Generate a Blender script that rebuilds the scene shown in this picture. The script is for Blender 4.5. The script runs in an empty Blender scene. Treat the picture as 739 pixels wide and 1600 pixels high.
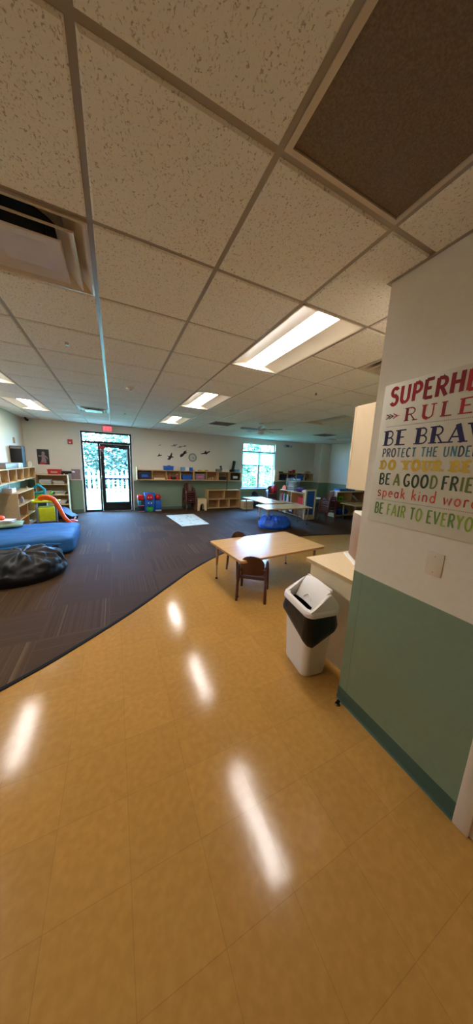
import bpy, bmesh, math, random
from mathutils import Vector, Matrix, noise
from math import sin, cos, pi, radians as R

random.seed(7)
SC = bpy.context.scene
COL = SC.collection

# ------------------------------------------------------------------ materials
def srgb(r, g, b):
    f = lambda c: (c/255/12.92) if c/255 <= .04045 else ((c/255+.055)/1.055)**2.4
    return (f(r), f(g), f(b), 1)

def nt(m):
    return m.node_tree.nodes, m.node_tree.links

def mat(name, col, rough=.6, metal=0, var=.08, scale=12, bump=0, spec=.5, coat=0, stretch=None):
    m = bpy.data.materials.new(name); m.use_nodes = True
    N, L = nt(m); b = N['Principled BSDF']
    b.inputs['Roughness'].default_value = rough
    b.inputs['Metallic'].default_value = metal
    b.inputs['Specular IOR Level'].default_value = spec
    b.inputs['Coat Weight'].default_value = coat
    b.inputs['Coat Roughness'].default_value = .1
    tc = N.new('ShaderNodeTexCoord'); mp = N.new('ShaderNodeMapping')
    if stretch: mp.inputs['Scale'].default_value = stretch
    L.new(tc.outputs['Object'], mp.inputs['Vector'])
    nz = N.new('ShaderNodeTexNoise'); nz.inputs['Scale'].default_value = scale; nz.inputs['Detail'].default_value = 4
    L.new(mp.outputs['Vector'], nz.inputs['Vector'])
    rp = N.new('ShaderNodeValToRGB')
    rp.color_ramp.elements[0].position = .3; rp.color_ramp.elements[1].position = .7
    rp.color_ramp.elements[0].color = (col[0]*(1-var), col[1]*(1-var), col[2]*(1-var), 1)
    rp.color_ramp.elements[1].color = (min(1, col[0]*(1+var)), min(1, col[1]*(1+var)), min(1, col[2]*(1+var)), 1)
    L.new(nz.outputs['Fac'], rp.inputs['Fac']); L.new(rp.outputs['Color'], b.inputs['Base Color'])
    if bump:
        bp = N.new('ShaderNodeBump'); bp.inputs['Strength'].default_value = bump; bp.inputs['Distance'].default_value = .01
        L.new(nz.outputs['Fac'], bp.inputs['Height']); L.new(bp.outputs['Normal'], b.inputs['Normal'])
    return m

def emit(name, col, s):
    m = bpy.data.materials.new(name); m.use_nodes = True
    N, L = nt(m); N.remove(N['Principled BSDF'])
    e = N.new('ShaderNodeEmission'); e.inputs['Color'].default_value = (*col[:3], 1); e.inputs['Strength'].default_value = s
    L.new(e.outputs[0], N['Material Output'].inputs['Surface'])
    return m

def glassy(name, tint, gloss=.06, rough=.0):
    m = bpy.data.materials.new(name); m.use_nodes = True
    N, L = nt(m); N.remove(N['Principled BSDF'])
    t = N.new('ShaderNodeBsdfTransparent'); t.inputs['Color'].default_value = (*tint, 1)
    g = N.new('ShaderNodeBsdfGlossy'); g.inputs['Roughness'].default_value = rough
    mx = N.new('ShaderNodeMixShader'); mx.inputs[0].default_value = gloss
    L.new(t.outputs[0], mx.inputs[1]); L.new(g.outputs[0], mx.inputs[2]); L.new(mx.outputs[0], N['Material Output'].inputs['Surface'])
    return m

def translucent(name, col, share=.5):
    m = bpy.data.materials.new(name); m.use_nodes = True
    N, L = nt(m); N.remove(N['Principled BSDF'])
    t = N.new('ShaderNodeBsdfTranslucent'); t.inputs['Color'].default_value = col
    d = N.new('ShaderNodeBsdfDiffuse'); d.inputs['Color'].default_value = col
    p = N.new('ShaderNodeBsdfTransparent'); p.inputs['Color'].default_value = col
    mx = N.new('ShaderNodeMixShader'); mx.inputs[0].default_value = share
    m2 = N.new('ShaderNodeMixShader'); m2.inputs[0].default_value = .3
    L.new(d.outputs[0], mx.inputs[1]); L.new(t.outputs[0], mx.inputs[2])
    L.new(mx.outputs[0], m2.inputs[1]); L.new(p.outputs[0], m2.inputs[2])
    L.new(m2.outputs[0], N['Material Output'].inputs['Surface'])
    return m

def wood(name, c1, c2, rough=.45, axis='X', scale=3.0):
    m = bpy.data.materials.new(name); m.use_nodes = True
    N, L = nt(m); b = N['Principled BSDF']; b.inputs['Roughness'].default_value = rough
    tc = N.new('ShaderNodeTexCoord'); mp = N.new('ShaderNodeMapping')
    mp.inputs['Scale'].default_value = (1, 14, 14) if axis == 'X' else ((14, 1, 14) if axis == 'Y' else (14, 14, 1))
    L.new(tc.outputs['Object'], mp.inputs['Vector'])
    nz = N.new('ShaderNodeTexNoise'); nz.inputs['Scale'].default_value = scale; nz.inputs['Detail'].default_value = 6; nz.inputs['Distortion'].default_value = .6
    L.new(mp.outputs['Vector'], nz.inputs['Vector'])
    rp = N.new('ShaderNodeValToRGB'); rp.color_ramp.elements[0].position = .32; rp.color_ramp.elements[1].position = .68
    rp.color_ramp.elements[0].color = c1; rp.color_ramp.elements[1].color = c2
    L.new(nz.outputs['Fac'], rp.inputs['Fac']); L.new(rp.outputs['Color'], b.inputs['Base Color'])
    return m

def math_node(N, L, op, a, b=None):
    n = N.new('ShaderNodeMath'); n.operation = op
    for i, v in enumerate((a, b)):
        if v is None: continue
        if isinstance(v, (int, float)): n.inputs[i].default_value = v
        else: L.new(v, n.inputs[i])
    return n.outputs[0]

def mixcol(N, L, fac, a, b, blend='MIX'):
    n = N.new('ShaderNodeMix'); n.data_type = 'RGBA'; n.blend_type = blend
    for i, v in ((0, fac), (6, a), (7, b)):
        if isinstance(v, (int, float)): n.inputs[i].default_value = v
        elif isinstance(v, tuple): n.inputs[i].default_value = v
        else: L.new(v, n.inputs[i])
    return n.outputs[2]

def vinyl_mat():
    m = bpy.data.materials.new('vinyl_floor_tiles'); m.use_nodes = True
    N, L = nt(m); b = N['Principled BSDF']
    tc = N.new('ShaderNodeTexCoord'); sp = N.new('ShaderNodeSeparateXYZ'); L.new(tc.outputs['Object'], sp.inputs[0])
    S = .3048
    def seam(o, off):
        t = math_node(N, L, 'DIVIDE', math_node(N, L, 'ADD', o, off), S)
        f = math_node(N, L, 'FRACT', t)
        d = math_node(N, L, 'ABSOLUTE', math_node(N, L, 'SUBTRACT', f, .5))
        return math_node(N, L, 'GREATER_THAN', d, .4955), math_node(N, L, 'FLOOR', t)
    sx, ix = seam(sp.outputs[0], 10.07); sy, iy = seam(sp.outputs[1], 10.12)
    sm = math_node(N, L, 'MAXIMUM', sx, sy)
    cb = N.new('ShaderNodeCombineXYZ'); L.new(ix, cb.inputs[0]); L.new(iy, cb.inputs[1])
    wn = N.new('ShaderNodeTexWhiteNoise'); wn.noise_dimensions = '3D'; L.new(cb.outputs[0], wn.inputs['Vector'])
    nz = N.new('ShaderNodeTexNoise'); nz.inputs['Scale'].default_value = 26; nz.inputs['Detail'].default_value = 6
    L.new(tc.outputs['Object'], nz.inputs['Vector'])
    rp = N.new('ShaderNodeValToRGB'); rp.color_ramp.elements[0].position = .38; rp.color_ramp.elements[1].position = .66
    rp.color_ramp.elements[0].color = VIN1; rp.color_ramp.elements[1].color = VIN2
    L.new(nz.outputs['Fac'], rp.inputs['Fac'])
    v = math_node(N, L, 'ADD', math_node(N, L, 'MULTIPLY', wn.outputs['Value'], .09), .955)
    hs = N.new('ShaderNodeHueSaturation'); L.new(v, hs.inputs['Value']); L.new(rp.outputs['Color'], hs.inputs['Color'])
    c = mixcol(N, L, math_node(N, L, 'MULTIPLY', sm, .3), hs.outputs['Color'], srgb(105, 75, 45))
    # scuffs
    n2 = N.new('ShaderNodeTexNoise'); n2.inputs['Scale'].default_value = 2.2; n2.inputs['Detail'].default_value = 5
    L.new(tc.outputs['Object'], n2.inputs['Vector'])
    L.new(c, b.inputs['Base Color'])
    rg = N.new('ShaderNodeMapRange'); rg.inputs['To Min'].default_value = .10; rg.inputs['To Max'].default_value = .17
    L.new(n2.outputs['Fac'], rg.inputs['Value']); L.new(rg.outputs[0], b.inputs['Roughness'])
    bp = N.new('ShaderNodeBump'); bp.inputs['Strength'].default_value = .05; bp.inputs['Distance'].default_value = .02
    n3 = N.new('ShaderNodeTexNoise'); n3.inputs['Scale'].default_value = 5.5; n3.inputs['Detail'].default_value = 3
    L.new(tc.outputs['Object'], n3.inputs['Vector'])
    L.new(n3.outputs['Fac'], bp.inputs['Height']); L.new(bp.outputs['Normal'], b.inputs['Normal'])
    b.inputs['Specular IOR Level'].default_value = .3
    return m

def carpet_mat():
    m = bpy.data.materials.new('carpet_tiles'); m.use_nodes = True
    N, L = nt(m); b = N['Principled BSDF']; b.inputs['Roughness'].default_value = .72
    b.inputs['Specular IOR Level'].default_value = .10
    
    tc = N.new('ShaderNodeTexCoord'); sp = N.new('ShaderNodeSeparateXYZ'); L.new(tc.outputs['Object'], sp.inputs[0])
    S = .6096
    tx = math_node(N, L, 'DIVIDE', math_node(N, L, 'ADD', sp.outputs[0], 20*S+.12), S)
    ty = math_node(N, L, 'DIVIDE', math_node(N, L, 'ADD', sp.outputs[1], 20*S+.30), S)
    ix, iy = math_node(N, L, 'FLOOR', tx), math_node(N, L, 'FLOOR', ty)
    par = math_node(N, L, 'MODULO', math_node(N, L, 'ADD', ix, iy), 2.0)
    idc = N.new('ShaderNodeCombineXYZ'); L.new(ix, idc.inputs[0]); L.new(iy, idc.inputs[1])
    def stripes(coord, salt):
        cell = math_node(N, L, 'FLOOR', math_node(N, L, 'MULTIPLY', coord, 88.0))
        c = N.new('ShaderNodeCombineXYZ'); L.new(cell, c.inputs[0])
        L.new(math_node(N, L, 'ADD', math_node(N, L, 'MULTIPLY', ix, 7.0), iy), c.inputs[1]); c.inputs[2].default_value = salt
        w = N.new('ShaderNodeTexWhiteNoise'); w.noise_dimensions = '3D'; L.new(c.outputs[0], w.inputs['Vector'])
        return w.outputs['Value']
    sv, sh = stripes(sp.outputs[0], .3), stripes(sp.outputs[1], 5.7)
    mixv = N.new('ShaderNodeMix'); mixv.data_type = 'FLOAT'
    L.new(par, mixv.inputs[0]); L.new(sv, mixv.inputs[2]); L.new(sh, mixv.inputs[3])
    rp = N.new('ShaderNodeValToRGB'); e = rp.color_ramp.elements
    e[0].position = 0; e[0].color = srgb(62, 43, 25); e[1].position = 1; e[1].color = srgb(98, 77, 54)
    x = e.new(.6); x.color = srgb(71, 51, 30)
    x = e.new(.86); x.color = srgb(75, 55, 33)
    x = e.new(.955); x.color = srgb(84, 63, 41)
    L.new(mixv.outputs[0], rp.inputs['Fac'])
    # plain tiles read flatter: fade the stripes on the cross-laid ones
    soft = math_node(N, L, 'MULTIPLY', par, .72)
    base = mixcol(N, L, soft, rp.outputs['Color'], srgb(67, 48, 28))
    wn = N.new('ShaderNodeTexWhiteNoise'); wn.noise_dimensions = '3D'; L.new(idc.outputs[0], wn.inputs['Vector'])
    hs = N.new('ShaderNodeHueSaturation'); L.new(base, hs.inputs['Color'])
    L.new(math_node(N, L, 'ADD', math_node(N, L, 'MULTIPLY', wn.outputs['Value'], .22), .89), hs.inputs['Value'])
    nz = N.new('ShaderNodeTexNoise'); nz.inputs['Scale'].default_value = 220; L.new(tc.outputs['Object'], nz.inputs['Vector'])
    L.new(mixcol(N, L, .35, hs.outputs['Color'], nz.outputs['Fac'], 'SOFT_LIGHT'), b.inputs['Base Color'])
    bp = N.new('ShaderNodeBump'); bp.inputs['Strength'].default_value = .35; bp.inputs['Distance'].default_value = .004
    L.new(mixv.outputs[0], bp.inputs['Height']); L.new(bp.outputs['Normal'], b.inputs['Normal'])
    return m

def tile_mat():
    m = bpy.data.materials.new('mineral_fibre_ceiling_tile'); m.use_nodes = True
    N, L = nt(m); b = N['Principled BSDF']; b.inputs['Roughness'].default_value = .9; b.inputs['Specular IOR Level'].default_value = .2
    tc = N.new('ShaderNodeTexCoord')
    mp = N.new('ShaderNodeMapping'); mp.inputs['Scale'].default_value = (1.0, .75, 1); L.new(tc.outputs['Object'], mp.inputs['Vector'])
    n1 = N.new('ShaderNodeTexNoise'); n1.inputs['Scale'].default_value = 135; n1.inputs['Detail'].default_value = 2; n1.inputs['Distortion'].default_value = .8
    L.new(mp.outputs['Vector'], n1.inputs['Vector'])
    rp = N.new('ShaderNodeValToRGB'); rp.color_ramp.elements[0].position = .30; rp.color_ramp.elements[1].position = .42
    rp.color_ramp.elements[0].color = srgb(180, 170, 158); rp.color_ramp.elements[1].color = srgb(240, 236, 229)
    L.new(n1.outputs['Fac'], rp.inputs['Fac'])
    L.new(rp.outputs['Color'], b.inputs['Base Color'])
    bp = N.new('ShaderNodeBump'); bp.inputs['Strength'].default_value = .35; bp.inputs['Distance'].default_value = .004
    L.new(rp.outputs['Color'], bp.inputs['Height']); L.new(bp.outputs['Normal'], b.inputs['Normal'])
    return m

VIN1, VIN2 = srgb(168, 122, 58), srgb(177, 131, 65)
M = {}
M['vinyl'] = vinyl_mat(); M['carpet'] = carpet_mat(); M['tile'] = tile_mat()
M['wall'] = mat('cream_wall_paint', srgb(228, 219, 204), .55, var=.02, scale=30)
M['dado'] = mat('sage_green_wall_paint', srgb(121, 140, 116), .45, var=.03, scale=25)
M['bbase'] = mat('dark_green_vinyl_base', srgb(58, 84, 72), .4, var=.04)
M['tbar'] = mat('recess_shaded_white_metal', srgb(158, 148, 136), .3, var=.02, spec=.6)  # white grid metal, base colour darkened to carry the shade of its recess
M['trough'] = mat('white_reflector', srgb(226, 214, 192), .5, var=.01)
M['lens'] = emit('lit_lamp_lens', (1.0, .93, .88), 24)
M['lensoff'] = mat('unlit_lamp_lens', srgb(190, 188, 182), .3, var=.02)
M['vent'] = mat('vent_white_metal', srgb(206, 192, 174), .28, var=.03, spec=.7)
M['ventdark'] = mat('vent_dark_void', srgb(20, 19, 18), .9, var=.1)
M['ductmetal'] = mat('duct_sheet_metal', srgb(176, 166, 152), .45, var=.05)
M['ventgrey'] = mat('vent_grey_metal', srgb(120, 116, 110), .5, var=.05)
M['returnp'] = mat('perforated_return_panel', srgb(120, 102, 84), .7, var=.25, scale=160)
M['maple'] = wood('maple_wood', srgb(196, 156, 104), srgb(212, 174, 122), .42)
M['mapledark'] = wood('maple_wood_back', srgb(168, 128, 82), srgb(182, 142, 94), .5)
M['lightwood'] = wood('pale_birch_wood', srgb(222, 196, 152), srgb(232, 208, 168), .42)
M['tabletop'] = wood('table_laminate', srgb(208, 164, 106), srgb(216, 174, 116), .22, scale=1.6)
M['tableedge'] = mat('table_edge_band', srgb(176, 130, 78), .5)
M['tableleg'] = mat('table_leg_enamel', srgb(168, 138, 104), .35, metal=.2)
M['chrome'] = mat('brushed_metal', srgb(190, 186, 180), .25, metal=.9, var=.03)
M['chair'] = mat('brown_chair_plastic', srgb(72, 36, 23), .4, var=.08)
M['maroon'] = mat('maroon_chair_plastic', srgb(88, 42, 34), .4, var=.1)
M['white'] = mat('white_plastic', srgb(220, 212, 204), .38, var=.015)
M['offwhite'] = mat('offwhite_plastic', srgb(220, 206, 188), .42, var=.02)
M['bag'] = mat('black_bin_liner', srgb(14, 13, 12), .28, var=.3, scale=20, bump=.5)
M['black'] = mat('black_plastic', srgb(15, 15, 16), .55, var=.2)
M['blackfab'] = mat('black_vinyl_fabric', srgb(15, 14, 14), .5, spec=.35, var=.2, scale=9, bump=.15)
M['bluefab'] = mat('blue_mat_vinyl', srgb(24, 92, 150), .7, var=.1, scale=5, bump=.1)
M['bluebag'] = mat('royal_blue_fabric', srgb(20, 78, 176), .5, var=.15, scale=8, bump=.15)
M['navy'] = mat('navy_plastic', srgb(28, 36, 62), .5)
M['blue'] = mat('blue_plastic', srgb(26, 92, 182), .4)
M['skyblue'] = mat('pale_blue_plastic', srgb(96, 152, 190), .45)
M['teal'] = mat('teal_plastic', srgb(30, 150, 170), .4)
M['green'] = mat('green_plastic', srgb(48, 150, 74), .4)
M['darkgreen'] = mat('dark_green_card', srgb(36, 84, 66), .6)
M['lime'] = mat('lime_plastic', srgb(204, 214, 20), .4)
M['limegreen'] = mat('bright_green_plastic', srgb(96, 200, 50), .4)
M['orange'] = mat('orange_plastic', srgb(242, 92, 34), .4)
M['red'] = mat('red_plastic', srgb(190, 28, 36), .4)
M['pink'] = mat('pink_plastic', srgb(214, 120, 150), .5)
M['purple'] = mat('purple_cloth', srgb(70, 50, 120), .7)
M['yellow'] = mat('yellow_plastic', srgb(226, 206, 40), .45)
M['grey'] = mat('grey_plastic', srgb(112, 112, 112), .45)
M['ltgrey'] = mat('pale_grey_plastic', srgb(176, 182, 190), .4)
M['paper'] = mat('white_paper', srgb(232, 228, 220), .8, var=.03)
M['tan'] = mat('tan_card', srgb(190, 150, 104), .7)
M['brown'] = mat('brown_panel', srgb(136, 100, 66), .55, var=.05)
M['greycloth'] = mat('green_grey_cloth', srgb(130, 150, 120), .85, bump=.3)
M['laminate'] = mat('cream_laminate', srgb(232, 208, 170), .4, var=.02)
M['ctop'] = mat('counter_laminate', srgb(226, 200, 160), .3, var=.05, scale=60)
M['cedge'] = mat('counter_edge', srgb(196, 164, 118), .4)
M['bronze'] = mat('dark_bronze_frame', srgb(26, 28, 32), .4, metal=.3)
M['steel'] = mat('steel_stop', srgb(120, 104, 88), .25, metal=.9)
M['glass'] = glassy('tinted_window_glass', (.66, .85, .97), .07)
M['shade'] = translucent('roller_shade_fabric', (.62, .76, .84, 1), .75)
M['clear'] = glassy('frosted_tub', (.86, .88, .90), .16, .35)
M['winframe'] = mat('white_window_frame', srgb(226, 226, 222), .4, var=.02)
M['picket'] = mat('white_picket_paint', srgb(206, 208, 208), .6, var=.03)
M['grass'] = mat('lawn_grass', srgb(78, 116, 58), .9, var=.25, scale=6)
M['concrete'] = mat('pale_concrete', srgb(150, 146, 140), .85, var=.08)
M['leaf'] = mat('tree_leaves', srgb(62, 92, 74), .7, var=.25, scale=1.5)
M['leaf2'] = mat('shrub_leaves', srgb(74, 116, 60), .7, var=.3, scale=2)
M['leafdark'] = mat('hedge_leaves', srgb(40, 64, 54), .7, var=.3, scale=2)
M['bark'] = mat('tree_bark', srgb(92, 74, 58), .9, var=.2)
M['canvas'] = mat('white_canvas', srgb(216, 209, 192), .75, var=.02, scale=80)
M['ink_red'] = mat('ink_red', srgb(178, 30, 40), .7); M['ink_dred'] = mat('ink_dark_red', srgb(140, 22, 34), .7)
M['ink_navy'] = mat('ink_navy', srgb(36, 30, 84), .7); M['ink_teal'] = mat('ink_teal', srgb(66, 120, 138), .7)
M['ink_dteal'] = mat('ink_dark_teal', srgb(40, 66, 92), .7)
M['ink_gold'] = mat('ink_gold', srgb(214, 178, 66), .7); M['ink_forest'] = mat('ink_forest', srgb(40, 68, 40), .7)
M['ink_olive'] = mat('ink_olive', srgb(104, 120, 50), .7); M['ink_orange'] = mat('ink_orange', srgb(206, 80, 54), .7)
M['ink_lime'] = mat('ink_lime', srgb(138, 168, 52), .7); M['ink_mgreen'] = mat('ink_mid_green', srgb(98, 138, 54), .7)
M['ink_black'] = mat('ink_charcoal', srgb(60, 56, 60), .7)
M['photo'] = mat('dark_poster_print', srgb(34, 32, 36), .4, var=.3, scale=6)
M['skin'] = mat('pale_print', srgb(150, 132, 122), .6, var=.1)
M['mauve'] = mat('mauve_print', srgb(150, 122, 128), .6, var=.12, scale=16)
M['exitred'] = emit('lit_exit_red', (1.0, .10, .14), .9)
M['exitbody'] = mat('exit_sign_housing', srgb(220, 170, 176), .5)
M['decal'] = mat('black_wall_decal', srgb(24, 22, 26), .6)
M['decalpale'] = mat('faded_grey_decal', srgb(120, 114, 110), .7)
M['dial'] = mat('clock_dial', srgb(196, 192, 184), .5, var=.02)
M['rubber'] = mat('black_rubber', srgb(18, 16, 14), .8, spec=.15)
def mapmat():
    m = mat('printed_play_mat', srgb(206, 208, 190), .6, var=.08, scale=9)
    N, L = nt(m); b = N['Principled BSDF']
    tc = N.new('ShaderNodeTexCoord'); v = N.new('ShaderNodeTexVoronoi'); v.inputs['Scale'].default_value = 6
    L.new(tc.outputs['Object'], v.inputs['Vector'])
    rp = N.new('ShaderNodeValToRGB'); rp.color_ramp.elements[0].position = .12; rp.color_ramp.elements[1].position = .3
    rp.color_ramp.elements[0].color = srgb(140, 146, 124); rp.color_ramp.elements[1].color = srgb(210, 212, 196)
    L.new(v.outputs['Distance'], rp.inputs['Fac']); L.new(rp.outputs['Color'], b.inputs['Base Color'])
    return m
M['playmat'] = mapmat()

# ------------------------------------------------------------------ mesh builder
class MB:
    def __init__(s): s.bm = bmesh.new()
    def _merge(s, tmp, m, T=None):
        if T is not None: bmesh.ops.transform(tmp, matrix=T, verts=tmp.verts)
        vm = {v: s.bm.verts.new(v.co) for v in tmp.verts}
        for f in tmp.faces:
            try:
                nf = s.bm.faces.new([vm[v] for v in f.verts]); nf.material_index = m
            except ValueError: pass
        tmp.free(); return s
    def box(s, x0, x1, y0, y1, z0, z1, m=0, bev=0, seg=2, T=None):
        t = bmesh.new(); bmesh.ops.create_cube(t, size=1)
        for v in t.verts:
            v.co = Vector(((x0+x1)/2+v.co.x*(x1-x0), (y0+y1)/2+v.co.y*(y1-y0), (z0+z1)/2+v.co.z*(z1-z0)))
        if bev: bmesh.ops.bevel(t, geom=t.edges[:], offset=bev, segments=seg, affect='EDGES', profile=.5)
        return s._merge(t, m, T)
    def cyl(s, p0, p1, r0, r1=None, n=14, m=0, cap=True):
        r1 = r0 if r1 is None else r1
        p0, p1 = Vector(p0), Vector(p1); d = (p1-p0).normalized()
        a = d.orthogonal().normalized(); b = d.cross(a)
        A = [s.bm.verts.new(p0+(a*cos(2*pi*i/n)+b*sin(2*pi*i/n))*r0) for i in range(n)]
        B = [s.bm.verts.new(p1+(a*cos(2*pi*i/n)+b*sin(2*pi*i/n))*r1) for i in range(n)]
        fs = [s.bm.faces.new((A[i], A[(i+1) % n], B[(i+1) % n], B[i])) for i in range(n)]
        if cap: fs += [s.bm.faces.new(A[::-1]), s.bm.faces.new(B)]
        for f in fs: f.material_index = m
        return s
    def tube(s, pts, r, n=8, m=0, flat=1.0):
        pts = [Vector(p) for p in pts]; rings = []
        rr = r if isinstance(r, (list, tuple)) else [r]*len(pts)
        up = None
        for i, p in enumerate(pts):
            d = (pts[min(i+1, len(pts)-1)]-pts[max(i-1, 0)]).normalized()
            a = d.orthogonal().normalized() if up is None else (up - d*up.dot(d)).normalized()
            up = a; b = d.cross(a)
            rings.append([s.bm.verts.new(p+a*cos(2*pi*k/n)*rr[i]+b*sin(2*pi*k/n)*rr[i]*flat) for k in range(n)])
        fs = []
        for A, B in zip(rings, rings[1:]):
            fs += [s.bm.faces.new((A[k], A[(k+1) % n], B[(k+1) % n], B[k])) for k in range(n)]
        fs += [s.bm.faces.new(rings[0][::-1]), s.bm.faces.new(rings[-1])]
        for f in fs: f.material_index = m
        return s
    def prism(s, poly, plane, a, b, m=0):
        mk = {'xy': lambda u, v, w: (u, v, w), 'xz': lambda u, v, w: (u, w, v), 'yz': lambda u, v, w: (w, u, v)}[plane]
        A = [s.bm.verts.new(mk(u, v, a)) for u, v in poly]; B = [s.bm.verts.new(mk(u, v, b)) for u, v in poly]
        n = len(poly)
        fs = [s.bm.faces.new((A[i], A[(i+1) % n], B[(i+1) % n], B[i])) for i in range(n)]
        fs += [s.bm.faces.new(A[::-1]), s.bm.faces.new(B)]
        for f in fs: f.material_index = m
        return s
    def lathe(s, prof, c=(0, 0), n=20, m=0, sq=False):
        # closed rings of a (r, z) profile; sq makes a square diffuser ring
        rings = []
        for r, z in prof:
            if sq: P = [(-r, -r), (r, -r), (r, r), (-r, r)]
            else: P = [(r*cos(2*pi*i/n), r*sin(2*pi*i/n)) for i in range(n)]
            rings.append([s.bm.verts.new((c[0]+x, c[1]+y, z)) for x, y in P])
        k = len(rings[0]); fs = []
        for A, B in zip(rings, rings[1:]):
            fs += [s.bm.faces.new((A[i], A[(i+1) % k], B[(i+1) % k], B[i])) for i in range(k)]
        if prof[0] != prof[-1]:
            fs += [s.bm.faces.new(rings[0][::-1]), s.bm.faces.new(rings[-1])]
        for f in fs: f.material_index = m
        return s
    def ball(s, c, r, m=0, u=14, v=9, sc=(1, 1, 1)):
        t = bmesh.new(); bmesh.ops.create_uvsphere(t, u_segments=u, v_segments=v, radius=r)
        return s._merge(t, m, Matrix.Translation(c) @ Matrix.Diagonal((*sc, 1)))
    def build(s, name, mats, parent=None, loc=None, rz=0, angle=35):
        if not isinstance(mats, (list, tuple)): mats = [mats]
        bmesh.ops.recalc_face_normals(s.bm, faces=s.bm.faces[:])
        me = bpy.data.meshes.new(name); s.bm.to_mesh(me); s.bm.free()
        for x in mats: me.materials.append(M[x] if isinstance(x, str) else x)
        for p in me.polygons: p.use_smooth = True
        me.set_sharp_from_angle(angle=R(angle))
        o = bpy.data.objects.new(name, me); COL.objects.link(o)
        if parent: o.parent = parent
        if loc: o.location = loc
        o.rotation_euler.z = rz
        return o

def tag(o, label=None, cat=None, group=None, kind=None):
    if label: o['label'] = label
    if cat: o['category'] = cat
    if group: o['group'] = group
    if kind: o['kind'] = kind
    return o
def empty(name, loc, rz, label, cat, group=None):
    o = bpy.data.objects.new(name, None); COL.objects.link(o); o.empty_display_size = .1
    o.location = loc; o.rotation_euler.z = rz
    return tag(o, label, cat, group)
def copy_tree(o, parent=None):
    c = o.copy(); COL.objects.link(c)
    if parent: c.parent = parent
    for ch in list(o.children): copy_tree(ch, c)
    return c
def struct(mb, name, mats, parent=None):
    o = mb.build(name, mats, parent)
    if not parent: o['kind'] = 'structure'
    return o

CAMZ, CEIL = 1.7323, 2.79
XL, XR, YB, YF = -2.31, 8.95, 9.43, -3.0
GX, GY, S = -.662, 1.548, .6096
DADO = 1.04

# ------------------------------------------------------------------ floor
mb = MB(); mb.box(XL, XR, YF, YB, -.06, 0); struct(mb, 'floor', 'vinyl')
ctrl = [(-2.31, 1.50), (-1.55, 1.80), (-.847, 2.207), (-.48, 2.453), (.069, 2.896), (.585, 3.388), (1.082, 3.861), (1.713, 4.334),
        (2.223, 4.60), (2.9, 4.86), (3.644, 4.983), (4.772, 4.872), (5.71, 4.68), (7.2, 4.2), (8.95, 3.5)]
def catmull(P, k=8):
    out = []
    for i in range(len(P)-1):
        p0, p1, p2, p3 = P[max(i-1, 0)], P[i], P[i+1], P[min(i+2, len(P)-1)]
        for j in range(k):
            t = j/k
            out.append(tuple(.5*(2*p1[a]+(p2[a]-p0[a])*t+(2*p0[a]-5*p1[a]+4*p2[a]-p3[a])*t*t+(3*p1[a]-p0[a]-3*p2[a]+p3[a])*t**3) for a in (0, 1)))
    return out+[P[-1]]
edge = catmull(ctrl)
mb = MB(); mb.prism(edge+[(XR, YB), (XL, YB)], 'xy', 0.0, .006); struct(mb, 'floor_carpet', 'carpet')
mb = MB()
for (a, b) in zip(edge, edge[1:]):
    d = Vector((b[0]-a[0], b[1]-a[1])).normalized(); nrm = Vector((-d.y, d.x))
    q = [(a[0]-nrm.x*.022, a[1]-nrm.y*.022), (b[0]-nrm.x*.022, b[1]-nrm.y*.022), (b[0]+nrm.x*.012, b[1]+nrm.y*.012), (a[0]+nrm.x*.012, a[1]+nrm.y*.012)]
    mb.prism(q, 'xy', .0005, .009)
struct(mb, 'trim_1', 'rubber')
CZ = .006   # carpet surface

# ------------------------------------------------------------------ walls
def wallbox(mb, x0, x1, y0, y1, z0=0, z1=CEIL):
    if z0 < DADO: mb.box(x0, x1, y0, y1, z0, min(z1, DADO), 1)
    if z1 > DADO: mb.box(x0, x1, y0, y1, max(z0, DADO), z1, 0)
DX0, DX1, DZ = -.905, .545, 2.555
WX0, WX1, WZ0, WZ1 = 4.69, 6.24, .757, 2.60
mb = MB()
wallbox(mb, XL-.15, DX0, YB, YB+.18); wallbox(mb, DX0, DX1, YB, YB+.18, DZ)
wallbox(mb, DX1, WX0, YB, YB+.18); wallbox(mb, WX0, WX1, YB, YB+.18, 0, WZ0); wallbox(mb, WX0, WX1, YB, YB+.18, WZ1)
wallbox(mb, WX1, XR+.15, YB, YB+.18)
wallbox(mb, 8.38, XR, 8.99, YB)
struct(mb, 'wall_back', ['wall', 'dado'])
mb = MB(); wallbox(mb, XL-.15, XL, YF, YB); struct(mb, 'wall_left', ['wall', 'dado'])
mb = MB(); wallbox(mb, XR, XR+.15, 1.03, YB); struct(mb, 'wall_right', ['wall', 'dado'])
mb = MB(); wallbox(mb, XL-.15, 1.48, YF-.15, YF); struct(mb, 'wall_front', ['wall', 'dado'])
WXE = 1.48
mb = MB()
wallbox(mb, WXE, XR, 1.03, 1.157)
wallbox(mb, WXE, WXE+.13, .332, 1.03)
wallbox(mb, WXE, WXE+.13, -.60, .332, 2.06)
wallbox(mb, WXE, WXE+.13, YF, -.60)
struct(mb, 'wall_entry', ['wall', 'dado'])
# raised green panel on the entry wall, its edge a little short of the corner
mb = MB(); mb.box(WXE-.004, WXE+.001, .40, 1.085, .105, DADO, bev=.0015, seg=1); struct(mb, 'trim_2', 'dado')
mb = MB(); mb.box(WXE-.0015, WXE+.001, 1.0855, 1.0875, .105, DADO); struct(mb, 'trim_3', 'bbase')
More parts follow.
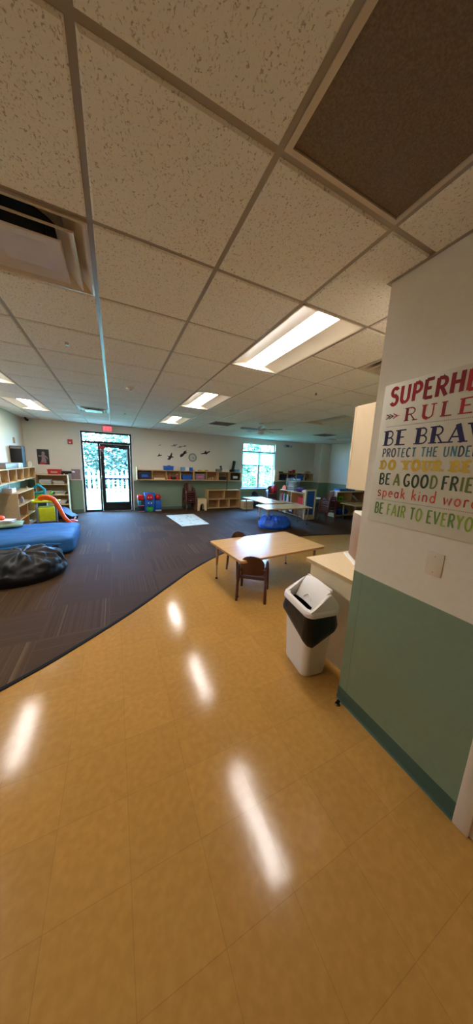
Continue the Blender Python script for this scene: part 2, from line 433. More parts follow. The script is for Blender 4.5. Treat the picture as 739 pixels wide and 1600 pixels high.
# baseboards
def base_profile(mb, p0, p1, n):
    # p0,p1 along wall; n = outward normal
    n = Vector(n); p0, p1 = Vector(p0), Vector(p1)
    prof = [(0, 0), (.016, 0), (.011, .006), (.006, .02), (.006, .098), (.003, .104), (0, .104)]
    A = [mb.bm.verts.new((p0.x+n.x*a, p0.y+n.y*a, z)) for a, z in prof]
    B = [mb.bm.verts.new((p1.x+n.x*a, p1.y+n.y*a, z)) for a, z in prof]
    k = len(prof)
    for i in range(k): mb.bm.faces.new((A[i], A[(i+1) % k], B[(i+1) % k], B[i]))
    mb.bm.faces.new(A[::-1]); mb.bm.faces.new(B)
mb = MB(); base_profile(mb, (XL, YB), (DX0-.01, YB), (0, -1)); base_profile(mb, (DX1+.01, YB), (8.38, YB), (0, -1))
base_profile(mb, (8.38, YB), (8.38, 8.99), (-1, 0)); base_profile(mb, (8.38, 8.99), (XR, 8.99), (0, -1))
struct(mb, 'baseboard_back', 'bbase')
mb = MB(); base_profile(mb, (XL, YF), (XL, YB), (1, 0)); struct(mb, 'baseboard_left', 'bbase')
mb = MB(); base_profile(mb, (XR, 1.157), (XR, 8.99), (-1, 0)); struct(mb, 'baseboard_right', 'bbase')
mb = MB(); base_profile(mb, (WXE, .397), (WXE, 1.157), (-1, 0)); base_profile(mb, (WXE, 1.157), (1.695, 1.157), (0, 1)); struct(mb, 'baseboard_entry', 'bbase')
# casing + side door just at the edge of the photograph
mb = MB()
for y0, y1 in ((.332, .397), (-.665, -.60)):
    mb.box(WXE-.018, WXE+.001, y0, y1, 0, 2.125, bev=.004)
mb.box(WXE-.018, WXE+.001, -.665, .397, 2.06, 2.125, bev=.004)
mb.box(WXE, WXE+.13, .318, .332, 0, 2.06); mb.box(WXE, WXE+.13, -.60, -.586, 0, 2.06); mb.box(WXE, WXE+.13, -.586, .318, 2.046, 2.06)
struct(mb, 'trim_4', 'offwhite')
mb = MB(); mb.box(WXE+.05, WXE+.095, -.583, .315, .008, 2.043, bev=.003); d2 = struct(mb, 'door_2', 'offwhite')
mb = MB(); mb.cyl((WXE+.05, -.5, 1), (WXE+.0, -.5, 1), .012); mb.tube([(WXE+.0, -.5, 1), (WXE, -.4, 1)], .011); mb.build('door_handle', 'chrome', d2)

# ------------------------------------------------------------------ ceiling, grid, roof
LDROP = .006
LIGHTS = {(3, 0): 1, (3, 4): 1, (3, 8): 1, (-2, 0): 1, (-2, 4): 1, (-2, 8): 1, (8, 4): 0, (13, 8): 0}
VENTS = [(0, 0), (0, 8), (5, 8), (11, 8), (5, 0), (2, -2)]
holes = set()
for (i, j) in LIGHTS: holes |= {(i, j), (i, j+1)}
for v in VENTS: holes.add(v)
holes -= {(i, j) for (i, j) in holes if GX+i*S < XL-.3}
def tile_(mb, x0, x1, y0, y1):
    e = .007; z0, z1, z2 = CEIL-.009, CEIL-.002, CEIL+.012
    ring = lambda d, z: [mb.bm.verts.new(p) for p in ((x0+d, y0+d, z), (x1-d, y0+d, z), (x1-d, y1-d, z), (x0+d, y1-d, z))]
    A, B, C_ = ring(e, z0), ring(0, z1), ring(0, z2)
    mb.bm.faces.new(A[::-1]); mb.bm.faces.new(C_)
    for P, Q in ((A, B), (B, C_)):
        for i in range(4): mb.bm.faces.new((P[i], P[(i+1) % 4], Q[(i+1) % 4], Q[i]))
mb = MB(); tb = MB()
i0, i1 = -3, 16; j0, j1 = -8, 13
for i in range(i0, i1):
    for j in range(j0, j1):
        if (i, j) in holes: continue
        x0, x1 = max(GX+i*S, XL), min(GX+(i+1)*S, XR); y0, y1 = max(GY+j*S, YF), min(GY+(j+1)*S, YB)
        if x1-x0 < .01 or y1-y0 < .01: continue
        tile_(mb, x0+.012, x1-.012, y0+.012, y1-.012)
struct(mb, 'ceiling', 'tile')
FIXT = set(LIGHTS)
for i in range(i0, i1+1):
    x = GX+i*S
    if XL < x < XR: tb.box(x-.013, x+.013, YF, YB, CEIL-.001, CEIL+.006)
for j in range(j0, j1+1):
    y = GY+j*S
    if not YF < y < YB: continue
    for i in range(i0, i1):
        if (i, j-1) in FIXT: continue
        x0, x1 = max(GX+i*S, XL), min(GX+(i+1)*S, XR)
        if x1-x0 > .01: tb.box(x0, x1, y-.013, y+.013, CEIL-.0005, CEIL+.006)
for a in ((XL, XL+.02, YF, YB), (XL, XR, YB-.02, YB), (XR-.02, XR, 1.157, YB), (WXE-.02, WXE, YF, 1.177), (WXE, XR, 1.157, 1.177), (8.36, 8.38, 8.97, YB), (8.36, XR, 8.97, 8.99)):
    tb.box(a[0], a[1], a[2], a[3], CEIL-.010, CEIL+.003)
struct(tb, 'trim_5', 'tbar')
mb = MB(); mb.box(XL-.3, XR+.3, YF-.3, YB+.18, 3.05, 3.2); mb.box(XL-.3, XR+.3, YB+.0, YB+.18, CEIL-.001, 3.05)
mb.box(XL-.3, XR+.3, YF-.3, YF, CEIL, 3.05); mb.box(XL-.3, XL, YF, YB, CEIL+.02, 3.05); mb.box(XR, XR+.3, YF, YB, CEIL+.02, 3.05)
struct(mb, 'roof', 'concrete')

# ------------------------------------------------------------------ ceiling lights
LLAB = {(3, 0): 'large lit recessed ceiling light nearest the camera, above the trash can', (3, 4): 'second lit recessed ceiling light, in line behind the largest one',
        (3, 8): 'smallest lit ceiling light, farthest in line from the largest one', (-2, 4): 'lit ceiling light cut off by the left edge of the photo',
        (-2, 8): 'lit ceiling light in the far left of the ceiling above the wall cubbies', (-2, 0): 'lit ceiling light out of frame on the left',
        (8, 4): 'dark switched-off ceiling light beyond the ceiling fan', (13, 8): 'switched-off ceiling light near the far right wall', (8, 0): 'switched-off ceiling light hidden by the entry wall'}
def light(i, j, on):
    x, y = GX+i*S, GY+j*S; W, Lg = S, 2*S
    t = empty('ceiling_light', (x+W/2, y+S, CEIL), 0, LLAB[(i, j)], 'ceiling light', 'recessed ceiling lights')
    h, l = W/2-.013, S-.013
    prof = [(-h, -.004), (-h+.012, -.004), (-h+.02, .0), (-.20, .022), (-.15, .033), (-.108, .038), (.108, .038), (.15, .033), (.20, .022), (h-.02, .0), (h-.012, -.004), (h, -.004)]
    mb = MB()
    top = [(a, b+.006) for a, b in prof]
    poly = prof+[(h, .09), (-h, .09)]
    mb.prism(poly, 'xz', -l, l)
    mb.box(-h, h, -l, -l+.012, -.004, .08); mb.box(-h, h, l-.012, l, -.004, .08)
    mb.build('reflector', 'trough', t)
    mb = MB()
    pl = [(-.104, .0385)]+[(-.104*cos(pi*k/10), .0375-LDROP*sin(pi*k/10)) for k in range(11)]+[(.104, .0385)]
    mb.prism(pl, 'xz', -l+.014, l-.014)
    mb.build('lens', 'lens' if on else 'lensoff', t)
for (i, j), on in LIGHTS.items():
    if (i, j) in ((8, 8), (8, 0), (-2, 0)) and not on: pass
    light(i, j, on)

# ------------------------------------------------------------------ ceiling vents
def diffuser(i, j, label, m='vent'):
    cx, cy = GX+(i+.5)*S, GY+(j+.5)*S
    t = empty('ceiling_vent', (cx, cy, CEIL), 0, label, 'air vent')
    mb = MB(); mb.lathe([(.293, -.011), (.283, -.013), (.276, -.010), (.185, .062), (.182, .062), (.272, -.004), (.293, .0), (.293, -.011)], sq=True); mb.build('outer_frame', m, t, angle=20)
    mb = MB(); mb.lathe([(.232, -.026), (.228, -.030), (.220, -.027), (.150, .030), (.147, .030), (.216, -.020), (.232, -.022), (.232, -.026)], sq=True); mb.build('louver_ring', m, t, angle=20)
    mb = MB(); mb.lathe([(.172, -.040), (.166, -.044), (.10, -.030), (.10, -.022), (.164, -.036), (.172, -.040)], sq=True); mb.box(-.10, .10, -.10, .10, -.030, -.024); mb.build('center_plate', m, t, angle=20)
    mb = MB(); mb.box(-.293, .293, -.293, .293, .075, .10); mb.box(-.293, -.287, -.293, .293, .004, .075); mb.box(.287, .293, -.293, .293, .004, .075); mb.box(-.287, .287, -.293, -.287, .004, .075); mb.box(-.287, .287, .287, .293, .004, .075)
    mb.build('duct_box', 'ductmetal', t)
    mb = MB(); mb.cyl((0, 0, .0745), (0, 0, .066), .165, n=32); mb.build('neck_shadow_disc', 'ventdark', t)  # flat black disc put in for the shadow inside the duct neck
    for a, b in ((.1, .1), (-.1, .1), (.1, -.1), (-.1, -.1)):
        mb = MB(); mb.box(a-.006, a+.006, b-.006, b+.006, -.02, .09); mb.build('hanger', 'ventdark', t)
diffuser(0, 0, 'large square step-down air diffuser close above at upper left')
diffuser(0, 8, 'small square air diffuser with blue glints in front of the exit door')
diffuser(5, 0, 'shiny square air diffuser half hidden behind the entry wall')
def grille(i, j, label):
    cx, cy = GX+(i+.5)*S, GY+(j+.5)*S
    t = empty('ceiling_vent', (cx, cy, CEIL), 0, label, 'air vent')
    mb = MB(); mb.lathe([(.293, -.006), (.25, -.010), (.25, .0), (.293, .002), (.293, -.006)], sq=True); mb.build('outer_frame', 'ventgrey', t, angle=20)
    mb = MB()
    for k in range(14):
        y = -.24+k*.0369
        mb.prism([(y-.004, .02), (y+.012, -.006), (y+.016, -.006), (y, .02)], 'yz', -.25, .25)
    mb.build('slats', 'ventgrey', t)
    mb = MB(); mb.box(-.293, .293, -.293, .293, .03, .035); mb.build('duct_box', 'ventdark', t)
grille(5, 8, 'dark louvered return grille in front of the wall clock')
grille(11, 8, 'dark louvered return grille near the pillar at far right')
cx, cy = GX+2.5*S, GY-1.5*S
t = empty('ceiling_vent', (cx, cy, CEIL), 0, 'flat brownish perforated return panel at the top edge beside the entry wall', 'air vent')
mb = MB(); mb.lathe([(.293, -.006), (.272, -.009), (.272, .0), (.293, .002), (.293, -.006)], sq=True); mb.build('outer_frame', 'vent', t, angle=20)
mb = MB(); mb.box(-.272, .272, -.272, .272, -.002, .004); mb.build('perforated_face', 'returnp', t)

def sprinkler(x, y, label):
    mb = MB(); mb.lathe([(.0005, -.003), (.034, -.003), (.038, .0), (.0005, .001)], n=20)
    mb.cyl((0, 0, 0), (0, 0, -.03), .009); mb.cyl((0, 0, -.03), (0, 0, -.034), .018, n=12)
    mb.tube([(.012, 0, -.005), (.012, 0, -.028)], .003); mb.tube([(-.012, 0, -.005), (-.012, 0, -.028)], .003)
    o = mb.build('sprinkler_head', 'chrome', None, (x, y, CEIL)); tag(o, label, 'sprinkler', 'ceiling sprinklers')
sprinkler(-.349, 3.063, 'small chrome sprinkler head in the tile behind the big diffuser')
sprinkler(2.672, 3.087, 'small chrome sprinkler head right of the largest ceiling light')
sprinkler(.274, 6.73, 'small sprinkler head in the far ceiling right of the exit door line')
mb = MB(); mb.lathe([(.0005, -.045), (.03, -.045), (.036, -.034), (.055, -.03), (.066, -.012), (.068, .0005), (.0005, .0005)], n=24, m=0); mb.cyl((.012, -.0, -.045), (.012, 0, -.05), .016, m=1)
tag(mb.build('smoke_detector', ['offwhite', 'grey'], None, (.252, 4.344, CEIL)), 'round white smoke detector on the ceiling tiles in front of the door', 'smoke detector')

# ------------------------------------------------------------------ ceiling fan
t = empty('ceiling_fan', (3.44, 5.92, CEIL), 0, 'white ceiling fan with grey blades hanging in the middle of the room', 'ceiling fan')
mb = MB(); mb.lathe([(.0005, .0), (.065, 0), (.06, -.03), (.03, -.05), (.0005, -.05)]); mb.cyl((0, 0, -.04), (0, 0, -.10), .012); mb.build('mount', 'offwhite', t)
mb = MB(); mb.lathe([(.0005, -.10), (.06, -.10), (.10, -.13), (.105, -.18), (.07, -.21), (.0005, -.21)]); mb.build('motor', 'ltgrey', t)
mb = MB(); mb.lathe([(.0005, -.21), (.05, -.21), (.085, -.235), (.07, -.275), (.03, -.295), (.0005, -.297)]); mb.build('light_bowl', 'white', t)
for k in range(5):
    a = 2*pi*k/5+.5
    mb = MB(); Tm = Matrix.Rotation(a, 4, 'Z') @ Matrix.Translation((0, 0, -.17)) @ Matrix.Rotation(R(12), 4, 'X')
    tmp = MB(); tmp.prism([(.14, -.04), (.2, -.055), (.52, -.065), (.55, -.045), (.55, .045), (.52, .065), (.2, .055), (.14, .04)], 'xy', -.004, .004); tmp.box(.08, .17, -.015, .015, -.004, .006)
    mb._merge(tmp.bm, 0, Tm); mb.build('blade', 'ltgrey' if k % 2 else 'grey', t)

# ------------------------------------------------------------------ exterior door (storefront)
y0, y1 = YB+.02, YB+.12
mb = MB(); F = 0
mb.box(DX0, DX0+.05, y0, y1, 0, DZ); mb.box(DX1-.05, DX1, y0, y1, 0, DZ); mb.box(DX0+.05, DX1-.05, y0, y1, DZ-.05, DZ)
mb.box(DX0+.05, DX1-.05, y0, y1, 2.20, 2.27); mb.box(-.445, -.39, y0, y1, 0, 2.20); mb.box(DX0+.05, -.445, y0, y1, 0, .07); mb.box(-.39, DX1-.05, y0, y1, 0, .014)
d1 = struct(mb, 'door_1', 'bronze')
mb = MB(); yy = YB+.07
mb.box(DX0+.04, -.44, yy, yy+.008, .06, 2.21); mb.build('sidelight_glass', 'glass', d1)
mb = MB(); mb.box(DX0+.04, DX1-.04, yy, yy+.008, 2.26, DZ-.04); mb.build('transom_glass', 'glass', d1)
lx0, lx1 = -.386, .491
mb = MB(); a, b = YB+.045, YB+.09
mb.box(lx0, lx0+.105, a, b, .018, 2.196, bev=.003, seg=1); mb.box(lx1-.075, lx1, a, b, .018, 2.196, bev=.003, seg=1)
mb.box(lx0+.105, lx1-.075, a, b, .018, .31); mb.box(lx0+.105, lx1-.075, a, b, 2.09, 2.196); mb.box(lx0+.105, lx1-.075, a, b, 1.07, 1.12)
leaf = mb.build('door_leaf', 'bronze', d1)
mb = MB(); mb.box(lx0+.095, lx1-.065, yy, yy+.008, .30, 1.075); mb.box(lx0+.095, lx1-.065, yy, yy+.008, 1.115, 2.10); mb.build('door_glass', 'glass', leaf)
mb = MB(); mb.box(lx0+.06, lx1-.04, a-.06, a-.03, 1.065, 1.115, bev=.008); mb.box(lx0+.07, lx0+.11, a-.04, a+.002, 1.07, 1.11); mb.box(lx1-.09, lx1-.05, a-.04, a+.002, 1.07, 1.11); mb.build('push_bar', 'bronze', leaf)
mb = MB(); mb.box(.16, .44, a-.05, a+.002, 2.055, 2.115, bev=.006); mb.tube([(.22, a-.03, 2.11), (.06, a-.10, 2.15), (.05, a-.02, 2.19)], .010); mb.build('door_closer', 'bronze', leaf)
mb = MB(); mb.box(lx1-.11, lx1-.08, yy-.01, yy, 1.72, 2.06); mb.build('white_notice', 'paper', leaf)
# thin white reveals either side of the frame
mb = MB(); mb.box(DX0-.035, DX0, YB-.012, YB+.02, 0, DZ+.0, bev=.003); mb.box(DX1, DX1+.035, YB-.012, YB+.02, 0, DZ, bev=.003); struct(mb, 'trim_6', 'winframe')
# red bow on the door
t = empty('door_ornament', (-.345, YB+.03, 2.06), 0, 'red ribbon bow ornament at the top corner of the exit door', 'ornament')
mb = MB(); mb.ball((-.055, 0, .03), .05, sc=(1.1, .4, .9)); mb.ball((.055, 0, .03), .05, sc=(1.1, .4, .9)); mb.ball((0, -.005, .02), .032, sc=(1, .7, 1)); mb.build('bow', 'red', t)
mb = MB(); mb.prism([(-.012, .01), (.012, .01), (.03, -.12), (.0, -.11)], 'xz', -.006, .002); mb.build('tail', 'pink', t)

# ------------------------------------------------------------------ window
mb = MB(); y0, y1 = YB+.06, YB+.12
xm = (WX0+WX1)/2+.03
mb.box(WX0, WX0+.06, y0, y1, WZ0, WZ1); mb.box(WX1-.06, WX1, y0, y1, WZ0, WZ1); mb.box(WX0+.06, WX1-.06, y0, y1, WZ0, WZ0+.06); mb.box(WX0+.06, WX1-.06, y0, y1, WZ1-.05, WZ1)
mb.box(WX0+.06, WX1-.06, y0, y1, 2.22, 2.28); mb.box(xm-.05, xm+.05, y0, y1, WZ0+.06, 2.22)
w1 = struct(mb, 'window_1', 'winframe')
mb = MB(); mb.box(WX0+.05, WX1-.05, YB+.09, YB+.098, WZ0+.05, WZ1-.04); mb.build('pane', 'glass', w1)
mb = MB(); mb.box(WX0-.03, WX1+.03, YB-.035, YB+.06, WZ0-.03, WZ0+.002, bev=.006); mb.build('sill', 'winframe', w1)
t = empty('roller_shade', (0, YB+.035, 0), 0, 'pale blue roller shade pulled halfway down over the window', 'window shade')
mb = MB(); mb.box(WX0+.02, WX1-.02, -.003, 0, 1.72, 2.25); mb.build('shade_cloth', 'shade', t)
mb = MB(); mb.box(WX0+.02, WX1-.02, -.012, .008, 1.695, 1.722, bev=.004); mb.build('hem_bar', 'grey', t)
mb = MB(); mb.cyl((WX0+.015, 0, 2.255), (WX1-.015, 0, 2.255), .022); mb.box(WX0+.001, WX0+.015, -.025, .023, 2.23, 2.28); mb.box(WX1-.015, WX1-.001, -.025, .023, 2.23, 2.28); mb.build('roller', 'grey', t)

# ------------------------------------------------------------------ outside
mb = MB(); mb.box(-40, 60, YB+.18, 70, -.2, -.06); struct(mb, 'ground', 'grass')
mb = MB(); mb.box(-2.2, 2.2, YB+.18, 11.4, -.12, -.03); struct(mb, 'ground_walkway', 'concrete')
t = empty('picket_fence', (0, 14, -.06), 0, 'white picket fence with spaced pickets outside the exit door', 'fence')
for z in (.3, .95):
    mb = MB(); mb.box(-3.0, 2.6, -.02, .02, z-.045, z+.045); mb.build('rail', 'picket', t)
for k in range(27):
    x = -2.95+k*.205
    mb = MB(); mb.prism([(x-.045, .04), (x+.045, .04), (x+.045, 1.16), (x, 1.27), (x-.045, 1.16)], 'xz', -.045, -.02); mb.build('picket', 'picket', t)
for x in (-2.98, -1.1, .75, 2.55):
    mb = MB(); mb.box(x-.05, x+.05, .02, .12, -.02, 1.2); mb.build('post', 'picket', t)
def leafcloud(name, c, rad, n, size, m, parent, seed):
    rnd = random.Random(seed); mb = MB()
    for _ in range(n):
        while True:
            p = Vector((rnd.uniform(-1, 1), rnd.uniform(-1, 1), rnd.uniform(-1, 1)))
            if .35 < p.length < 1: break
        p = Vector((p.x*rad[0], p.y*rad[1], p.z*rad[2]))+Vector(c)
        p += noise.noise_vector(p*.8)*.4
        e = Matrix.Rotation(rnd.uniform(0, 6.28), 3, 'Z') @ Matrix.Rotation(rnd.uniform(-1.2, 1.2), 3, 'X')
        s = size*rnd.uniform(.6, 1.3)
        vs = [mb.bm.verts.new(p+e @ Vector(q)*s) for q in ((-.5, 0, 0), (0, -.3, .06), (.5, 0, 0), (0, .3, .06))]
        mb.bm.faces.new(vs)
    return mb.build(name, m, parent)
TREES = [(-4.4, 19.5, 5.5, 'dense green tree at the left of the view through the exit door'), (-1.3, 23.5, 6.5, 'tall green tree behind the picket fence, seen through the sidelight'),
         (1.2, 19.5, 4.6, 'rounded tree behind the picket fence, seen through the door glass'), (4.4, 24, 6.0, 'far tree at the right edge of the view through the door glass'),
         (9.5, 19, 5.0, 'leafy tree seen through the left half of the window'), (14.2, 23, 5.6, 'leafy tree seen through the right half of the window')]
for n, (x, y, h, lab) in enumerate(TREES):
    t = empty('tree', (x, y, -.06), 0, lab, 'tree', 'trees outside')
    mb = MB(); mb.tube([(0, 0, 0), (.05, 0, h*.25), (-.03, .05, h*.55)], [.16, .12, .06]); mb.build('trunk', 'bark', t)
    leafcloud('crown', (0, 0, h*.55), (h*.30, h*.30, h*.45), 3600, .26, 'leaf', t, 50+n)
t = empty('hedge', (.2, 16.2, -.06), 0, 'dense dark hedge behind the white picket fence', 'hedge')
mb = MB(); [mb.tube([(x, 0, 0), (x+.05, .05, .9)], [.04, .02]) for x in (-2.4,)]; mb.build('stem', 'bark', t)
leafcloud('foliage', (0, 0, 1.15), (4.2, .6, 1.5), 6500, .24, 'leafdark', t, 33)
for n, (x, y, lab) in enumerate([(6.3, 12.0, 'bright green shrub outside the left half of the window'), (8.0, 12.6, 'bright green shrub outside the right half of the window')]):
    t = empty('shrub', (x, y, -.06), 0, lab, 'shrub', 'shrubs outside the window')
    mb = MB(); mb.tube([(0, 0, 0), (.02, 0, .5)], [.04, .02]); mb.build('stem', 'bark', t)
    leafcloud('foliage', (0, 0, .75), (.75, .5, .7), 1800, .11, 'leaf2', t, 80+n)

# ------------------------------------------------------------------ shelving helper
def cubby(name, label, cat, loc, W, D, H, rows, rz=0, group=None, th=.02, m='maple', back='mapledark', legs=0, sidetop=0, labels=None):
    """open-front unit; local x 0..W, y 0 (front)..D (back), z 0..H; rows = list of (z0, z1, [divider x...])"""
    t = empty(name, loc, rz, label, cat, group)
    for x0 in (0, W-th):
        mb = MB(); mb.box(x0, x0+th, 0, D, 0, H+(sidetop if x0 == 0 else 0), bev=.003, seg=1); mb.build('side_panel', m, t)
    mb = MB(); mb.box(th, W-th, D-.012, D, 0, H-th); mb.build('back_panel', back, t)
    mb = MB(); mb.box(th, W-th, -.004, D, H-th, H, bev=.003, seg=1); mb.build('top_panel', m, t)
    for z0, z1, divs in rows:
        mb = MB(); mb.box(th, W-th, 0, D-.012, z0-th, z0, bev=.003, seg=1); mb.build('shelf', m, t)
        for x in divs:
            mb = MB(); mb.box(x-th/2, x+th/2, .004, D-.012, z0, z1); mb.build('divider', m, t)
    return t
def binbox(name, label, loc, w, d, h, m, rz=0, cat='bin', group=None, taper=.88, tagm=None, lip=True, open_=True):
    """open storage bin with rim; local origin at base centre"""
    t = empty(name, loc, rz, label, cat, group)
    mb = MB(); k = taper; th = .006
    def ring(sw, sd, z): return [mb.bm.verts.new((x, y, z)) for x, y in ((-sw, -sd), (sw, -sd), (sw, sd), (-sw, sd))]
    rs = [ring(w/2*k, d/2*k, 0), ring(w/2-.008, d/2-.008, h-.02), ring(w/2, d/2, h-.018), ring(w/2, d/2, h), ring(w/2-.012, d/2-.012, h), ring(w/2*k-th, d/2*k-th, th)]
    if not open_: rs = rs[:4]
    for A, B in zip(rs, rs[1:]):
        for i in range(4): mb.bm.faces.new((A[i], A[(i+1) % 4], B[(i+1) % 4], B[i]))
    mb.bm.faces.new(rs[0][::-1]); mb.bm.faces.new(rs[-1])
    mb.build('tub', m, t)
    if tagm:
        mb = MB(); z0, z1 = h*.3, h*.66; y = -d/2*(k+(1-k)*.5)-.004
        mb.box(-w*.24, w*.24, y-.004, y+.004, z0, z1); mb.build('label_card', tagm, t)
    return t
def item(name, mb, m, label, cat, loc=(0, 0, 0), rz=0, group=None):
    return tag(mb.build(name, m, None, loc, rz), label, cat, group)

# ------------------------------------------------------------------ far wall cubbies
CUB_D, CUB_Y = .30, YB-.305
Z0, CH = 1.085, .335
A = cubby('cubby_shelf', 'long maple wall cubby with four cubbyholes mounted right of the exit door', 'wall shelf', (.665, CUB_Y, Z0), 1.94, CUB_D, CH, [(.02, CH-.02, [.485, .97, 1.455])], group='wall cubbies', sidetop=.09)
B = cubby('cubby_shelf', 'long maple wall cubby with four cubbyholes mounted left of the window', 'wall shelf', (2.612, CUB_Y, Z0), 1.90, CUB_D, CH, [(.02, CH-.02, [.475, .95, 1.425])], group='wall cubbies', sidetop=.03)
Cc = cubby('cubby_shelf', 'maple wall cubby with cream end board mounted right of the window', 'wall shelf', (6.30, CUB_Y, Z0+.02), 1.86, CUB_D, CH, [(.02, CH-.02, [.465, .93, 1.395])], group='wall cubbies')
mb = MB(); mb.box(6.08, 6.285, YB-.30, YB-.27, 1.10, 1.53, bev=.004); mb.box(6.262, 6.285, YB-.27, YB-.001, 1.10, 1.53)
item('end_board', mb, 'lightwood', 'upright cream board on the wall between window and far right cubby', 'board')
zs = Z0+.02
binbox('storage_bin', 'dark navy bin filling the cubbyhole next to the exit door', (.665+.25, CUB_Y+.15, zs), .42, .25, .25, 'navy', tagm='blue')
mb = MB(); mb.box(-.19, .19, -.12, .12, 0, .012); mb.box(-.19, .19, -.12, -.108, .012, .045); mb.box(-.19, .19, .108, .12, .012, .045); mb.box(-.19, -.178, -.108, .108, .012, .045); mb.box(.178, .19, -.108, .108, .012, .045)
item('wooden_tray', mb, 'lightwood', 'shallow pale wooden tray in the second cubbyhole from the exit door', 'tray', (.665+.73, CUB_Y+.14, zs))
def doll(name, loc, body, label, h=.17):
    t = empty(name, loc, 0, label, 'toy', None)
    mb = MB(); mb.lathe([(.0005, 0), (.05, 0), (.055, h*.25), (.035, h*.6), (.02, h*.68), (.0005, h*.68)], n=14); mb.build('body', body, t)
    mb = MB(); mb.ball((0, 0, h*.8), h*.2); mb.build('head', 'skin', t)
    return t
doll('toy_figure', (.665+1.09, CUB_Y+.10, zs), 'red', 'small red toy figure in the third cubbyhole from the exit door')
mb = MB(); mb.box(-.07, .07, -.06, .06, 0, .10, bev=.015); mb.cyl((-.05, -.063, .03), (-.05, -.055, .03), .028); mb.cyl((.05, -.063, .03), (.05, -.055, .03), .028)
item('toy_truck', mb, 'black', 'small black toy between two red toys in a wall cubbyhole', 'toy', (.665+1.22, CUB_Y+.1, zs))
doll('toy_figure', (.665+1.35, CUB_Y+.12, zs), 'red', 'pink-headed red toy beside the small black toy in the wall cubby', .2)
binbox('storage_bin', 'royal blue bin in the fourth cubbyhole from the exit door', (.665+1.70, CUB_Y+.15, zs), .36, .25, .17, 'blue')
mb = MB(); mb.ball((0, 0, .06), .06, sc=(1.2, 1, 1)); mb.box(-.04, .05, -.02, .03, .08, .15, bev=.01)
item('toy', mb, 'black', 'black toy poking up behind the royal blue bin in the wall cubby', 'toy', (.665+1.74, CUB_Y+.235, zs+.02+.0))
zt = Z0+CH
t = binbox('storage_bin', 'blue bin with handle sitting on top of the cubby nearest the exit door', (1.72, CUB_Y+.15, zt), .34, .25, .15, 'blue')
mb = MB(); mb.box(-.05, .05, -.128, -.118, .15, .175, bev=.004); mb.build('handle', 'blue', t)
for x, w, m, lab in ((2.22, .13, 'skyblue', 'pale blue box, left of the three small boxes on the wall cubby'), (2.37, .13, 'paper', 'white box, middle of the three small boxes on the wall cubby'), (2.51, .13, 'blue', 'mid blue box, right of the three small boxes on the wall cubby')):
    t = empty('small_box', (x, CUB_Y+.13, zt), 0, lab, 'box', 'small boxes on the wall cubby')
    mb = MB(); mb.box(-w/2, w/2, -.08, .08, 0, .11, bev=.004); mb.build('carton', m, t)
    mb = MB(); mb.box(-w/2-.003, w/2+.003, -.083, .083, .11, .125, bev=.003); mb.build('lid', m, t)
ob = 2.612
binbox('basket', 'mauve pink basket in the cubbyhole right of the royal blue bin', (ob+.24, CUB_Y+.15, zs), .38, .25, .22, 'mauve', cat='basket', tagm='pink')
mb = MB()
for k in range(4): mb.box(-.16+k*.08, -.10+k*.08, -.04, .04, 0, .06+.015*(k % 3), bev=.006)
item('wooden_blocks', mb, 'tan', 'row of tan wooden blocks in the sixth cubbyhole along the far wall', 'blocks', (ob+.71, CUB_Y+.13, zs))
binbox('storage_bin', 'low black bin in the cubbyhole behind the brown pole', (ob+1.14, CUB_Y+.15, zs), .3, .24, .11, 'black')
binbox('storage_bin', 'dark bin with white label in the cubbyhole next to the window', (ob+1.66, CUB_Y+.15, zs), .40, .26, .24, 'black', tagm='paper')
zt2 = zt
for k, (x, w, m) in enumerate(((2.84, .12, 'tan'), (2.99, .10, 'yellow'), (3.12, .12, 'tan'))):
    mb = MB(); mb.prism([(-w/2, 0), (w/2, 0), (w/2, .03), (w*.2, .055), (-w*.3, .045), (-w/2, .02)], 'xz', -.05, .05)
    item('wooden_toy', mb, m, ('flat tan toy, leftmost of three low toys on top of the wall cubby', 'yellowish toy, middle of three low toys on top of the wall cubby', 'tan toy, rightmost of three low toys on top of the wall cubby')[k], 'toy', (x, CUB_Y+.12, zt2), group='low toys on the wall cubby')
def book(name, loc, w, d, h, m, label, rz=0, group=None, cat='book'):
    t = empty(name, loc, rz, label, cat, group)
    mb = MB(); c = .0025
    mb.box(-w/2, w/2, -d/2, d/2, 0, c); mb.box(-w/2, w/2, -d/2, d/2, h-c, h); mb.box(-w/2, -w/2+c, -d/2, d/2, c, h-c); mb.build('cover', m, t)
    mb = MB(); mb.box(-w/2+c, w/2-.006, -d/2+.006, d/2-.006, c, h-c); mb.build('pages', 'paper', t)
    return t
mb = MB(); mb.box(-.09, .09, -.1, .1, 0, .10, bev=.008); item('dark_box', mb, 'grey', 'small dark box left of the book pile on top of the wall cubby', 'box', (3.60, CUB_Y+.13, zt2))
z = zt2
for w, h, m, lab in ((.30, .07, 'paper', 'thick white book at the bottom of the pile on the wall cubby'), (.31, .05, 'red', 'red book in the middle of the pile on the wall cubby'), (.34, .04, 'teal', 'teal book second from the top of the pile on the wall cubby'), (.36, .055, 'darkgreen', 'dark green book on top of the pile on the wall cubby')):
    book('book', (3.87, CUB_Y+.14, z), w, .22, h, m, lab, group='pile of books on the wall cubby'); z += h+.0005
t = empty('black_boot', (4.16, CUB_Y+.13, zt2), 0, 'tall black boot-shaped object standing on the wall cubby near the window', 'boot')
mb = MB(); mb.tube([(-.16, 0, .035), (-.05, 0, .045), (.03, 0, .07), (.05, 0, .16), (.075, 0, .28), (.095, 0, .42)], [.035, .05, .062, .055, .058, .062], n=12); mb.build('upper', 'black', t)
mb = MB(); mb.box(-.19, .09, -.05, .05, 0, .02, bev=.008); mb.build('sole', 'rubber', t)
binbox('storage_bin', 'small sky blue bin on the end of the wall cubby next to the window', (4.37, CUB_Y+.14, zt2), .20, .2, .10, 'skyblue')
oc = 6.30; z3 = Z0+.04
